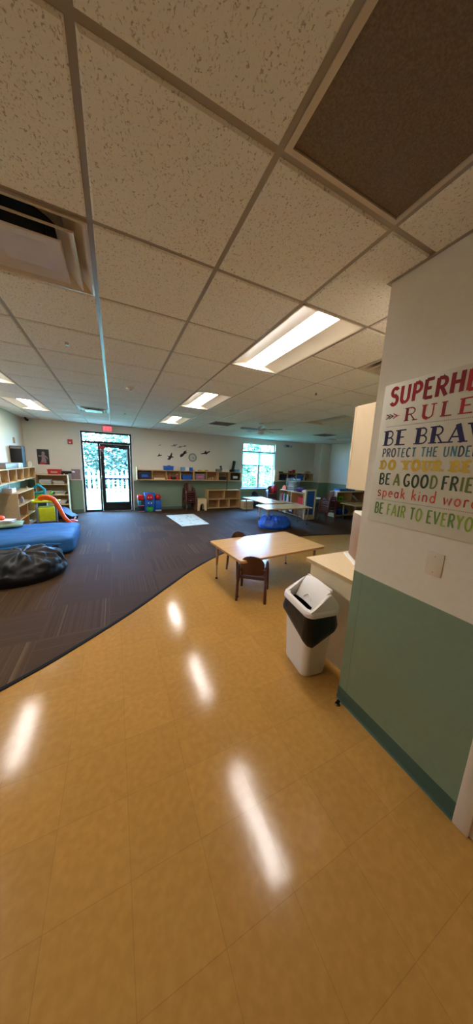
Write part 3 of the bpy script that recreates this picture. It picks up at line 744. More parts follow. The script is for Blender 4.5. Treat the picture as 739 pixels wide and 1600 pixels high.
binbox('storage_bin', 'navy bin in the cubbyhole closest to the cream end board', (oc+.24, CUB_Y+.15, z3), .38, .25, .24, 'navy')
binbox('storage_bin', 'deep blue bin in the second cubbyhole right of the window', (oc+.70, CUB_Y+.15, z3), .38, .25, .22, 'navy', tagm='blue')
binbox('storage_bin', 'bright blue bin in the third cubbyhole right of the window', (oc+1.16, CUB_Y+.15, z3), .38, .25, .24, 'blue')
mb = MB(); mb.box(-.05, .05, -.05, .05, 0, .13, bev=.01); item('small_box', mb, 'black', 'small black box in the last cubbyhole towards the pillar', 'box', (oc+1.49, CUB_Y+.14, z3))
mb = MB(); mb.box(-.11, .11, -.07, .07, 0, .05, bev=.008); item('wooden_toy', mb, 'tan', 'flat tan toy in the last cubbyhole towards the pillar', 'toy', (oc+1.68, CUB_Y+.14, z3))
zt3 = Z0+.02+CH
mb = MB(); mb.box(-.1, .1, -.07, .07, 0, .05, bev=.01); item('dark_box', mb, 'black', 'flat dark box on the far right cubby beside the cream board', 'box', (oc+.14, CUB_Y+.13, zt3))
t = empty('toy_truck', (oc+.74, CUB_Y+.13, zt3), 0, 'red toy truck on top of the far right cubby', 'toy')
mb = MB(); mb.box(-.16, .06, -.06, .06, .025, .09, bev=.01); mb.box(.06, .16, -.06, .06, .025, .14, bev=.015); mb.build('truck_body', 'red', t)
for x in (-.1, .11):
    mb = MB(); mb.cyl((x, -.07, .03), (x, .07, .03), .03); mb.build('wheel', 'black', t)
mb = MB(); mb.prism([(-.16, 0), (.16, 0), (.14, .06), (.02, .1), (-.1, .07)], 'xz', -.08, .08); item('wooden_toy', mb, 'tan', 'brown wooden toy on the right end of the far right cubby', 'toy', (oc+1.64, CUB_Y+.13, zt3))

# ------------------------------------------------------------------ wall pieces, far wall
t = empty('round_clock', (2.625, YB-.001, 1.905), 0, 'round dark-rimmed clock on the far wall among the bird decals', 'clock')
mb = MB(); n = 32
def ringy(mb, ro, ri, ya, yb):
    A = []
    for r, y in ((ro, ya), (ro, yb), (ri, yb), (ri, ya)): A.append([mb.bm.verts.new((r*cos(2*pi*i/n), y, r*sin(2*pi*i/n))) for i in range(n)])
    for P, Q in zip(A, A[1:]+A[:1]):
        for i in range(n): mb.bm.faces.new((P[i], P[(i+1) % n], Q[(i+1) % n], Q[i]))
ringy(mb, .150, .122, 0, -.035); mb.build('rim', 'grey', t)
mb = MB(); mb.cyl((0, 0, 0), (0, -.015, 0), .124, n=32); mb.build('dial', 'dial', t)
mb = MB()
for k in range(12):
    a = k*pi/6; mb.box(-.005, .005, -.017, -.0145, .093, .113, T=Matrix.Rotation(a, 4, 'Y'))
mb.build('hour_marks', 'black', t)
for nm, a, l, w in (('hour_hand', 1.9, .06, .006), ('minute_hand', 2.6, .09, .004)):
    mb = MB(); mb.box(-w, w, -.021, -.018, -.01, l, T=Matrix.Rotation(a, 4, 'Y')); mb.build(nm, 'black', t)
def bird(x, z, s, rot, pose, m, label, grp):
    wing = {0: [(-.5, -.1), (-.15, .05), (-.05, .35), (.12, .5), (.1, .12), (.5, .2), (.62, .12), (.42, .02), (.1, -.1), (-.2, -.16)],
            1: [(-.45, -.35), (-.2, -.12), (-.42, .1), (-.1, .08), (.15, .55), (.25, .5), (.2, .12), (.5, -.12), (.15, -.1), (-.05, -.4), (-.25, -.42)],
            2: [(-.55, -.3), (-.45, -.05), (-.1, .1), (.1, .34), (.5, .42), (.3, .2), (.55, .1), (.15, -.02), (-.15, -.32), (-.42, -.42)],
            3: [(-.75, -.12), (-.2, .02), (-.05, .28), (.05, .3), (.12, .12), (.55, .3), (.62, .2), (.3, 0), (.08, -.2), (-.05, -.1), (-.5, -.16)]}[pose]
    s *= .86; mb = MB(); mb.prism([(u*s, v*s) for u, v in wing], 'xz', -.003, 0)
    o = item('bird_decal', mb, m, label, 'wall decal', (x, YB-.0005, z), group=grp); o.rotation_euler.y = rot
bird(1.435, 1.915, .19, 0, 0, 'decal', 'small black flying bird decal, leftmost of the dark birds on the far wall', 'bird decals on the far wall')
bird(1.825, 1.895, .30, 0, 1, 'decal', 'black bird decal diving with spread wings, second of the dark birds', 'bird decals on the far wall')
bird(2.30, 2.02, .32, -.1, 2, 'decal', 'black bird decal just above and left of the clock', 'bird decals on the far wall')
bird(3.13, 2.09, .34, 0, 3, 'decal', 'black gliding bird decal right of the clock', 'bird decals on the far wall')
for x, z, s, lab in ((1.46, 2.27, .10, 'faint grey bird decal above the leftmost dark bird'), (1.96, 2.29, .2, 'faint grey bird decal, left of the three pale birds above the clock'), (2.16, 2.25, .17, 'faint grey bird decal, middle of the three pale birds above the clock'), (2.33, 2.29, .15, 'faint grey bird decal, right of the three pale birds above the clock')):
    bird(x, z, s, 0, 3, 'decalpale', lab, 'faint bird decals on the far wall')
# exit sign hung from the ceiling
t = empty('exit_sign', (-.145, YB-.12, 2.655), 0, 'lit red EXIT sign above the glass exit door', 'exit sign')
mb = MB(); mb.box(-.155, .155, -.028, .028, -.095, .095, bev=.008); mb.build('housing', 'exitbody', t)
mb = MB(); mb.box(-.12, .12, -.031, -.027, -.07, .07); mb.build('face', 'exitred', t)
mb = MB(); mb.box(-.06, .06, -.02, .02, .093, CEIL-2.655-.006); mb.build('canopy', 'exitbody', t)
mb = MB(); X = -.105
def ebar(x0, x1, z0, z1): mb.box(x0, x1, -.0335, -.0305, z0, z1)
ebar(X, X+.012, -.05, .05); [ebar(X+.012, X+.042, z-.006, z+.006) for z in (-.044, 0, .044)]
for s in (1, -1): mb.box(-.006, .006, -.0335, -.0305, -.055, .055, T=Matrix.Translation((X+.078, 0, 0)) @ Matrix.Rotation(s*.5, 4, 'Y'))
ebar(X+.118, X+.130, -.05, .05); ebar(X+.148, X+.20, .038, .05); ebar(X+.168, X+.18, -.05, .038)
mb.build('letters', 'paper', t)
t = empty('fire_alarm', (-1.18, YB-.001, 2.20), 0, 'red fire alarm strobe on the far wall left of the exit door', 'fire alarm')
mb = MB(); mb.box(-.062, .062, -.045, 0, -.07, .07, bev=.008); mb.build('alarm_body', 'red', t)
mb = MB(); mb.box(-.03, .03, -.062, -.044, -.055, -.005, bev=.006); mb.build('strobe', 'white', t)
t = empty('emergency_light', (6.82, YB-.001, 2.585), 0, 'twin-head emergency light high on the wall right of the window', 'emergency light')
mb = MB(); mb.box(-.09, .09, -.05, 0, -.05, .05, bev=.01); mb.build('battery_box', 'grey', t)
for x in (-.15, .17):
    mb = MB(); mb.tube([(x*.5, -.02, 0), (x, -.04, 0)], .012); mb.cyl((x, -.03, 0), (x, -.09, -.02), .035, .05); mb.build('lamp_head', 'ltgrey', t)
t = empty('security_camera', (-2.19, 9.33, CEIL-.007), 0, 'small black security camera in the far left ceiling corner', 'camera')
mb = MB(); mb.cyl((0, 0, 0), (0, 0, -.03), .03); mb.build('mount', 'black', t)
mb = MB(); mb.cyl((0, .03, -.05), (.06, -.07, -.075), .028); mb.build('camera_body', 'black', t)
t = empty('figure_poster', (-1.885, YB-.001, 1.715), 0, 'dark poster with a pale figure hung above the book rack', 'poster')
mb = MB(); mb.box(-.145, .145, -.004, 0, -.22, .22); mb.build('sheet', 'photo', t)
mb = MB(); mb.ball((.005, -.0055, .105), .048, sc=(.85, .02, 1.1)); mb.build('printed_face', 'skin', t)
mb = MB(); P_ = [(-.05, .05), (-.02, .062), (.03, .06), (.062, .04), (.05, -.03), (.07, -.10), (.06, -.19), (.02, -.16), (-.03, -.18), (-.065, -.15), (-.04, -.05)]; mb.prism(P_, 'xz', -.0055, -.004); mb.build('printed_body', 'mauve', t)
mb = MB(); mb.prism([(-.05, .045), (-.085, .03), (-.118, .05), (-.122, .02), (-.09, .0), (-.05, .015)], 'xz', -.0057, -.004); mb.build('printed_arm', 'skin', t)
mb = MB(); mb.prism([(.055, .04), (.09, .01), (.115, -.05), (.10, -.065), (.07, -.015), (.05, .01)], 'xz', -.0057, -.004); mb.build('printed_arm', 'skin', t)
mb = MB(); mb.box(-.10, .03, -.006, -.004, -.215, -.16); mb.build('printed_strip', 'red', t)
mb = MB(); mb.box(-.12, .12, -.004, 0, -.16, .16); item('pinned_print', mb, 'mauve', 'muted pink paper pinned on the wall between book rack and door', 'poster', (-1.09, YB-.0005, 1.22))
mb = MB(); mb.box(0, .02, -.045, .045, -.075, .075, bev=.006); item('motion_sensor', mb, 'tan', 'small beige box high on the left wall above the black box', 'sensor', (XL, 8.6, 2.11))

# ------------------------------------------------------------------ left wall: cubby + bookcase
cubby('cubby_shelf', 'long maple wall cubby on the left wall above the bookcase', 'wall shelf', (XL+.31, 6.0, 1.14), 2.95, .305, .30, [(.02, .28, [.46, .90, 1.40, 1.90, 2.38])], rz=pi/2, group='wall cubbies')
# (unit faces +x: local x runs along +y, local y towards -x)
zt = 1.44
def onleft(y, x=-2.16): return (x, y, zt)
t = empty('speaker_box', (-2.17, 8.28, zt), R(-6), 'tall black box standing on the left wall cubby', 'speaker')
mb = MB(); mb.box(-.125, .125, -.10, .10, 0, .52, bev=.012); mb.build('cabinet', 'black', t)
mb = MB(); mb.box(-.112, .112, -.106, -.099, .02, .44, bev=.006); mb.build('grille', 'blackfab', t)
mb = MB(); mb.box(-.11, .11, -.104, -.099, .455, .505); mb.build('top_strip', 'grey', t)
t = empty('grey_box', (-2.13, 7.25, zt), 0, 'flat grey box on the left wall cubby in front of the tall black box', 'box')
mb = MB(); mb.box(-.12, .12, -.42, .32, 0, .105, bev=.006); mb.build('carton', 'grey', t)
mb = MB(); mb.box(-.122, .122, -.422, .322, .105, .118, bev=.004); mb.build('lid', 'grey', t)
mb = MB(); mb.box(-.11, .11, -.16, .16, 0, .115, bev=.008); item('pale_box', mb, 'ltgrey', 'pale blue-grey box between the grey box and the tall black box', 'box', (-2.12, 7.80, zt))
mb = MB(); mb.prism([(-.18, 0), (.18, 0), (.17, .12), (.10, .15), (-.14, .15), (-.18, .11)], 'yz', -.10, .10); item('wooden_box', mb, 'tan', 'brown wooden box on the far end of the left wall cubby', 'box', (-2.14, 8.68, zt))
bc = cubby('bookcase', 'low maple bookcase against the left wall below the wall cubby', 'bookcase', (XL+.385, 7.0, CZ), 1.30, .38, .91, [(.06, .30, [.65]), (.32, .60, [.65]), (.62, .89, [])], rz=pi/2)
zb = CZ+.91
t = empty('tissue_box', (-2.12, 7.22, zb), 0, 'white tissue box with a tissue standing up on the low bookcase', 'tissue box')
mb = MB(); mb.box(-.09, .09, -.13, .13, 0, .10, bev=.006); mb.build('carton', 'paper', t)
mb = MB(); mb.prism([(-.03, .10), (.03, .10), (.015, .20), (.03, .27), (-.01, .25)], 'yz', -.01, .01); mb.build('tissue', 'white', t)
mb = MB(); mb.lathe([(.0005, 0), (.035, 0), (.035, .12), (.02, .14), (.02, .165), (.0005, .165)], n=16); item('white_bottle', mb, 'white', 'small white bottle on the top shelf of the low bookcase', 'bottle', (-2.0, 7.55, CZ+.62))
mb = MB(); mb.box(-.05, .05, -.012, .012, 0, .17, bev=.003); item('white_card', mb, 'paper', 'white card upright at the near end of the low bookcase shelf', 'card', (-2.0, 7.06, CZ+.62))
mb = MB(); mb.lathe([(.0005, 0), (.02, 0), (.022, .03), (.0005, .06)], n=12); item('small_toy', mb, 'tan', 'tiny tan toy on the far corner of the low bookcase', 'toy', (-2.03, 8.14, zb))
for k, (y, m) in enumerate(((7.16, 'tan'), (7.24, 'paper'), (7.31, 'maroon'))):
    t = empty('book', (-2.10, y, CZ+.32), 0, ('tan book, nearest of three upright books in the low bookcase', 'white book between the tan and maroon books in the low bookcase', 'maroon book, farthest of three upright books in the low bookcase')[k], 'book', 'books in the low bookcase')
    mb = MB(); mb.box(-.10, .10, -.02, -.017, 0, .22); mb.box(-.10, .10, .017, .02, 0, .22); mb.box(-.10, -.097, -.017, .017, 0, .22); mb.build('cover', m, t)
    mb = MB(); mb.box(-.095, .095, -.016, .016, .005, .215); mb.build('pages', 'paper', t)
t = empty('paper_pile', (-2.05, 7.9, CZ+.06), 0, 'heap of white papers at the bottom of the low bookcase', 'papers')
for k in range(5):
    mb = MB(); mb.box(-.09, .09, -.13, .13, k*.012, k*.012+.009, T=Matrix.Rotation(R(random.uniform(-18, 18)), 4, 'Z')); mb.build('sheet', 'paper', t)

# ------------------------------------------------------------------ book rack by the far wall
RX0, RW = -2.07, .80
rack = cubby('book_rack', 'pale wood book rack full of books and papers left of the exit door', 'bookcase', (RX0, YB-.36, CZ), RW, .34, 1.215, [(.06, .30, []), (.33, .58, []), (.62, .90, []), (.93, 1.195, [])], m='lightwood', back='mapledark')
RN = ['bottom', 'second lowest', 'second highest', 'top']
PALE = ['paper', 'tan', 'greycloth', 'ltgrey', 'brown', 'offwhite', 'grey', 'maroon']
for s, z0 in enumerate((.06, .33, .62, .93)):
    for side, bx in (('left', .22), ('right', .55)):
        z = CZ+z0; rnd = random.Random(100+s*7+(side == 'right'))
        for k in range(5):
            h = rnd.uniform(.012, .034); w = rnd.uniform(.24, .30); m = rnd.choice(PALE)
            pos = ('at the bottom of', 'second from the bottom of', 'in the middle of', 'second from the top of', 'on top of')[k]
            book('book', (RX0+bx+rnd.uniform(-.02, .03), YB-.19+rnd.uniform(-.01, .01), z), w, .24, h, m, '%s-covered book %s the %s pile, %s rack shelf' % ({'paper': 'white', 'tan': 'tan', 'greycloth': 'grey-green', 'ltgrey': 'pale grey', 'brown': 'brown', 'offwhite': 'cream', 'grey': 'grey', 'maroon': 'maroon'}[m], pos, side, RN[s]), rz=R(rnd.uniform(-5, 5)), group='books lying on the book rack')
            z += h+.001
binbox('storage_bin', 'red bin with tan label on top of the book rack', (-1.60, YB-.20, CZ+1.215), .34, .24, .15, 'red', tagm='tan')
t = empty('toy_blaster', (-1.33, YB-.21, CZ+1.215), R(0), 'black toy with a white tip overhanging the right end of the book rack', 'toy')
mb = MB(); mb.box(-.09, .16, -.05, .05, .03, .11, bev=.02); mb.tube([(-.08, 0, .05), (-.09, 0, .0)], .03); mb.box(-.02, .06, -.04, .04, 0, .04, bev=.01); mb.build('toy_body', 'black', t)
mb = MB(); mb.cyl((.15, 0, .075), (.23, 0, .08), .028, .022); mb.build('tip', 'white', t)

# ------------------------------------------------------------------ toys by the bookcase
t = empty('toy_cart', (-1.62, 7.92, CZ), R(10), 'yellow-bodied toy cart with grey frame beside the low bookcase', 'toy cart')
mb = MB(); mb.box(-.17, .17, -.14, .14, .10, .46, bev=.03, seg=3); mb.build('cart_body', 'lime', t)
mb = MB()
for x in (-.2, .2): mb.tube([(x, -.15, .05), (x, -.15, .48), (x, -.08, .56), (x, .12, .56), (x, .15, .48), (x, .15, .05)], .024)
mb.tube([(-.2, -.15, .10), (.2, -.15, .10)], .018); mb.tube([(-.2, .15, .10), (.2, .15, .10)], .018)
mb.build('frame', 'grey', t)
for x in (-.2, .2):
    for y in (-.15, .15):
        mb = MB(); mb.cyl((x-.02, y, .045), (x+.02, y, .045), .045); mb.build('wheel', 'black', t)
t = empty('toy_tray', (-1.62, 7.92, CZ+.586), R(14), 'lime green oval toy tray on top of the toy cart', 'toy')
mb = MB(); P = [(.30*cos(2*pi*k/24), .17*sin(2*pi*k/24)) for k in range(24)]
mb.prism(P, 'xy', 0, .02); 
for k in range(24):
    pass
mb.build('tray', 'lime', t)
mb = MB(); mb.tube([(.29*cos(2*pi*k/24), .16*sin(2*pi*k/24), .028) for k in range(25)], .02, n=6); mb.build('rim', 'lime', t)
t = empty('toy_track', (-1.58, 7.86, CZ+.606), R(0), 'orange toy slide curling from the lime tray down to the carpet', 'toy')
pts = [(-.16, .02, .06), (-.08, .0, .10), (.04, -.02, .10), (.15, -.05, .04), (.24, -.08, -.12), (.30, -.10, -.28), (.36, -.13, -.42), (.46, -.18, -.53), (.58, -.22, -.575)]
mb = MB(); mb.tube(pts, [.05, .06, .065, .055, .045, .045, .045, .04, .03], n=10, flat=1.5); mb.build('slide', 'orange', t)
mb = MB(); mb.cyl((-.16, .02, .06), (-.25, .03, .03), .05, .03); mb.build('mouthpiece', 'yellow', t)
t = empty('toy_playset', (-1.86, 8.52, CZ), R(0), 'teal and green toy playset heaped behind the lime tray', 'toy')
mb = MB(); mb.box(-.16, .16, -.12, .12, 0, .55, bev=.02); mb.build('base', 'navy', t)
mb = MB(); mb.tube([(-.14, -.08, .55), (-.14, -.08, .86), (0, -.08, .98), (.12, -.08, .86), (.12, -.08, .55)], .035); mb.box(-.16, .10, -.11, -.03, .74, .79, bev=.01); mb.build('tower', 'teal', t)
mb = MB(); mb.box(-.02, .12, -.09, .04, .56, .76, bev=.03); mb.tube([(.10, -.06, .6), (.22, -.06, .68), (.30, -.06, .78)], .026); mb.build('ramp', 'limegreen', t)
mb = MB(); mb.ball((-.06, -.05, .65), .07); mb.build('knob', 'green', t)
t = empty('toy_car', (-1.27, 8.42, CZ), R(-35), 'dark navy ride-on toy in front of the book rack', 'toy')
mb = MB(); mb.prism([(-.26, .08), (.26, .06), (.27, .12), (.1, .18), (-.04, .30), (-.16, .34), (-.26, .2)], 'xz', -.11, .11); mb.build('car_body', 'navy', t)
for x in (-.17, .18):
    mb = MB(); mb.cyl((x, -.13, .065), (x, .13, .065), .065); mb.build('wheel', 'black', t)
t = empty('toy_scoop', (-1.10, 7.94, CZ), R(0), 'pale pink and white toy on the carpet at the foot of the orange slide', 'toy')
mb = MB(); mb.prism([(-.1, 0), (.12, 0), (.14, .05), (.02, .09), (-.1, .06)], 'xz', -.06, .06); mb.build('scoop', 'pink', t)
mb = MB(); mb.cyl((.06, 0, .07), (.10, 0, .16), .022); mb.build('handle', 'white', t)

# ------------------------------------------------------------------ soft floor pieces
def softblob(name, label, cat, c, rx, ry, h, m, seed, wr=.05, power=2.4, knot=None, n=120):
    mb = MB(); rings = 34; bm = mb.bm; V = []
    kx, ky = knot or (0, 0)
    for i in range(rings+1):
        f = i/rings; row = []
        phi = f*pi*.5
        for j in range(n):
            a = 2*pi*j/n
            # side bulge, flat bottom
            rr = max(0.0, cos(phi))**.55 if f < 1 else 0.0
            z = h*(sin(phi)**.9)
            if f < .12: rr *= .93+.07*(f/.12)
            p = Vector((cos(a)*rr*rx+kx*(1-rr), sin(a)*rr*ry+ky*(1-rr), z))
            q = Vector((cos(a)*1.7, sin(a)*1.7, f*2.2+seed))
            wrk = noise.noise(q*1.3)*.9+noise.noise(Vector((a*7.5/pi*2, f*1.2, seed)))*.5*(1-abs(2*f-1)*.3)+abs(noise.noise(Vector((cos(a)*5, sin(a)*5, f*3+seed))))*.5
            ang_ = a*1.0+.6*noise.noise(Vector((f*2, cos(a), sin(a)+seed)))
            wrk += .2*sin(ang_*13+4*noise.noise(Vector((cos(a)*2, sin(a)*2, seed+f*2))))*(.15+f)**.6*max(0, noise.noise(Vector((cos(a)*1.5+seed, sin(a)*1.5, f*1.5)))+.35)
            wrk += .35*noise.noise(Vector((p.x*11, p.y*11, p.z*14+seed)))
            amp = wr*min(1, f*4)*(1 if rr > .04 else .0)
            p += Vector((cos(a)*.7, sin(a)*.7, 1))*wrk*amp
            p.z = max(p.z, 0)
            row.append(bm.verts.new(p))
            if f == 1: break
        V.append(row)
    for A, B in zip(V, V[1:]):
        for j in range(n):
            if len(B) == 1: bm.faces.new((A[j], A[(j+1) % n], B[0]))
            else: bm.faces.new((A[j], A[(j+1) % n], B[(j+1) % n], B[j]))
    bm.faces.new(V[0][::-1])
    return mb.build(name, m, None, (c[0], c[1], CZ), angle=180), V
o, _ = softblob('bean_bag', '', '', (-1.30, 4.52), .58, .50, .36, 'blackfab', 3, .055, knot=(.05, -.05))
tag(o, 'slouched black bean bag on the carpet in front of the blue mat', 'bean bag')
mb = MB(); mb.box(-.03, .03, -.008, .008, -.008, .008, bev=.003, T=Matrix.Translation((-.10, -.20, .33)) @ Matrix.Rotation(.5, 4, 'Z')); b = mb.build('care_tag', 'paper', o)
o, _ = softblob('bean_bag', '', '', (4.08, 5.98), .47, .42, .31, 'bluebag', 11, .06, knot=(-.08, 0))
tag(o, 'crumpled royal blue bean bag under the far white-topped tables', 'bean bag')
# big blue crash mat
mb = MB(); bm = mb.bm; nx, ny = 60, 40; x0, x1, y0, y1, H = -2.2, -.735, 5.24, 6.62, .335
def mp(u, v, top):
    # superellipse rounded slab
    pass
t_ = bmesh.new(); bmesh.ops.create_cube(t_, size=1)
bmesh.ops.subdivide_edges(t_, edges=t_.edges[:], cuts=26, use_grid_fill=True)
for v in t_.verts:
    u = v.co*2; L8 = (abs(u.x)**9+abs(u.y)**9+abs(u.z)**7)**(1/8.2); q = u/max(L8, .001)
    q = Vector([max(-1, min(1, c)) for c in q])
    px = (x0+x1)/2+q.x*(x1-x0)/2; py = (y0+y1)/2+q.y*(y1-y0)/2; pz = H/2*(q.z+1)
    edgef = max(abs(q.x), abs(q.y))
    pz += (.022*noise.noise(Vector((px*2.2, py*2.2, 1)))+.012*noise.noise(Vector((px*3+py*5, py*9-px*4, 3))))*(q.z > 0) + .012*noise.noise(Vector((px*5, py*9, 4)))*max(0, q.z)*edgef**4
    if q.z > .4: pz -= .03*max(0, edgef-.75)*4*.5
    px += .012*noise.noise(Vector((py*7, pz*9, 2)))*abs(q.x)**6; py += .02*noise.noise(Vector((px*6, pz*6, 7)))*abs(q.y)**6
    v.co = (px, py, max(0, pz))
mb._merge(t_, 0)
o = mb.build('floor_mat', 'bluefab', None, (0, 0, CZ), angle=180); tag(o, 'thick blue padded mat on the carpet behind the black bean bag', 'mat')
mb = MB(); mb.box(-.045, .045, -.006, .012, -.03, .03, bev=.008); b = mb.build('handle_patch', 'navy', o, (-1.0, 5.245, .17))
# heap on the far left of the mat
def cushion(name, loc, w, d, h, m, label, rz, cat='cushion'):
    tt = bmesh.new(); bmesh.ops.create_cube(tt, size=1); bmesh.ops.subdivide_edges(tt, edges=tt.edges[:], cuts=9, use_grid_fill=True)
    for v in tt.verts:
        u = v.co*2; e = max(abs(u.x), abs(u.y)); k = 1-.75*e**4
        v.co = (u.x*w/2*(1-.04*(abs(u.y) < .9)), u.y*d/2, h/2+u.z*h/2*k+.008*noise.noise(Vector((u.x*3, u.y*3, w))))
    mb = MB(); mb._merge(tt, 0); return tag(mb.build(name, m, None, loc, rz, angle=180), label, cat)
cushion('cushion', (-1.98, 6.32, CZ+.335), .56, .42, .09, 'greycloth', 'flat grey-green cushion on the far left of the blue mat', R(12))
t = empty('paper_pile', (-1.99, 6.33, CZ+.425), 0, 'pile of white papers on the grey-green cushion', 'papers')
for k in range(6):
    mb = MB(); mb.box(-.15, .15, -.11, .11, k*.009, k*.009+.007, T=Matrix.Rotation(R(random.uniform(-16, 16)), 4, 'Z')); mb.build('sheet', 'paper' if k % 3 else 'brown', t)
tt = bmesh.new(); bmesh.ops.create_icosphere(tt, subdivisions=3, radius=.06)
for v in tt.verts: v.co *= 1+.25*noise.noise(v.co*22); v.co.z *= .8
for v in tt.verts: v.co.z = max(v.co.z, -.04)
mb = MB(); mb._merge(tt, 0); item('crumpled_paper', mb, 'orange', 'crumpled orange paper lying on the white paper pile', 'paper', (-2.03, 6.33, CZ+.425+.054+.038))

# ------------------------------------------------------------------ chairs
def make_chair(name, label, m, leg_r=.017):
    t = empty(name, (0, 0, 0), 0, label, 'chair', None)
    mb = MB(); n = 12
    # seat: dished panel, rounded front corners
    out = [(-.165, -.17), (.165, -.17), (.172, .05), (.165, .13), (.135, .165), (0, .172), (-.135, .165), (-.165, .13), (-.172, .05)]
    mb.prism(out, 'xy', .312, .334); mb.build('seat', m, t)
    # back: rounded-top curved panel
    mb = MB(); rows = []
    W0 = .150
    for i in range(15):
        zf = i/14; z = .36+zf*.27
        hw = W0*(1 if zf < .42 else math.sqrt(max(0.0, 1-((zf-.42)/.58)**2.3)))
        hw = max(hw, .02)
        if zf < .12: hw *= .86+.14*zf/.12
        row = []
        for k in range(9):
            s = -1+k/4; x = s*hw; y = -.185-.055*zf+.055*(x/W0)**2
            row.append((x, y, z))
        rows.append(row)
    F = [[mb.bm.verts.new(p) for p in r] for r in rows]
    Bk = [[mb.bm.verts.new((p[0], p[1]-.016, p[2])) for p in r] for r in rows]
    for i in range(14):
        for k in range(8):
            mb.bm.faces.new((F[i][k], F[i][k+1], F[i+1][k+1], F[i+1][k])); mb.bm.faces.new((Bk[i][k+1], Bk[i][k], Bk[i+1][k], Bk[i+1][k+1]))
    for i in range(14):
        for k in (0, 8): mb.bm.faces.new((F[i][k], F[i+1][k], Bk[i+1][k], Bk[i][k]))
    for k in range(8):
        mb.bm.faces.new((F[0][k], F[0][k+1], Bk[0][k+1], Bk[0][k])); mb.bm.faces.new((F[14][k], F[14][k+1], Bk[14][k+1], Bk[14][k]))
    mb.build('backrest', m, t, angle=50)
    for s in (-1, 1):
        mb = MB(); mb.tube([(s*.183, -.215, 0), (s*.180, -.20, .12), (s*.176, -.175, .34), (s*.174, -.155, .46)], [leg_r, leg_r*1.05, leg_r*1.15, leg_r*.95], n=10); mb.build('leg', m, t)
        mb = MB(); mb.tube([(s*.186, .205, 0), (s*.183, .19, .12), (s*.178, .155, .32), (s*.176, .10, .43), (s*.175, .04, .455)], [leg_r, leg_r*1.05, leg_r*1.1, leg_r, leg_r*.9], n=10); mb.build('leg', m, t)
        mb = MB(); mb.tube([(s*.174, -.155, .452), (s*.175, -.05, .462), (s*.175, .05, .455)], leg_r*.95, n=10); mb.build('arm', m, t)
        mb = MB(); mb.box(min(s*.13, s*.175), max(s*.13, s*.175), -.176, -.160, .395, .435, bev=.004, seg=1); mb.build('bracket', m, t)
    mb = MB(); mb.box(-.176, .176, -.012, .012, .288, .314, bev=.004, seg=1, T=Matrix.Translation((0, -.15, 0))); mb.build('seat_rail', m, t)
    mb = MB(); mb.box(-.176, .176, .138, .160, .288, .314, bev=.004, seg=1); mb.build('seat_rail', m, t)
    return t
c1 = make_chair('childs_chair', 'small brown child chair, back to the camera, at the near side of the table', 'chair')
c1.location = (1.626, 2.79, 0); c1.rotation_euler.z = R(-36)
c2 = copy_tree(c1); c2.location = (1.81, 3.475, 0); c2.rotation_euler.z = R(180)
c2['label'] = 'small brown child chair tucked under the far side of the wooden table'
for c in (c1, c2): c['group'] = 'child chairs at the near table'
m1 = make_chair('stacking_chair', '', 'maroon')
def stack(first, x, y, rz, n, place, group, dz=.068):
    out = []
    for k in range(n):
        c = m1 if (first and k == 0) else copy_tree(m1)
        c.location = (x+sin(rz)*.004*k, y-cos(rz)*.004*k, CZ+k*dz); c.rotation_euler.z = rz
        pos = 'lowest' if k == 0 else ('topmost' if k == n-1 else ('second from the bottom', 'third from the bottom', 'fourth from the bottom', 'fifth from the bottom', 'sixth from the bottom')[k-1])
        c['label'] = 'maroon stacking chair, %s of the stack %s' % (pos, place); c['group'] = group; out.append(c)
    return out
stack(True, 2.43, 9.08, pi+.12, 6, 'against the far wall', 'stacked chairs against the far wall')
stack(False, 5.72, 8.72, pi-.3, 5, 'right of the window', 'stacked chairs by the window')
stack(False, 6.24, 6.20, pi/2+.12, 6, 'beside the far right shelf', 'stacked chairs beside the right shelf')
s1 = copy_tree(m1); s1.location = (5.27, 9.12, CZ); s1.rotation_euler.z = pi; s1['label'] = 'single dark chair under the window behind the white tables'; s1['group'] = ''
for ch in s1.children:
    ch.data = ch.data.copy(); ch.data.materials[0] = M['black']
del s1['group']
zt = CZ+4*.068
cushion('red_jacket', (5.80, 8.66, CZ+.334+4*.068), .26, .13, .36, 'red', 'red jacket heaped on the chair stack right of the window', R(20), 'jacket')
mb = MB(); mb.ball((0, 0, .075), .075); item('grey_ball', mb, 'grey', 'grey ball on the chair stack right of the window', 'ball', (5.62, 8.86, CZ+.334+4*.068))

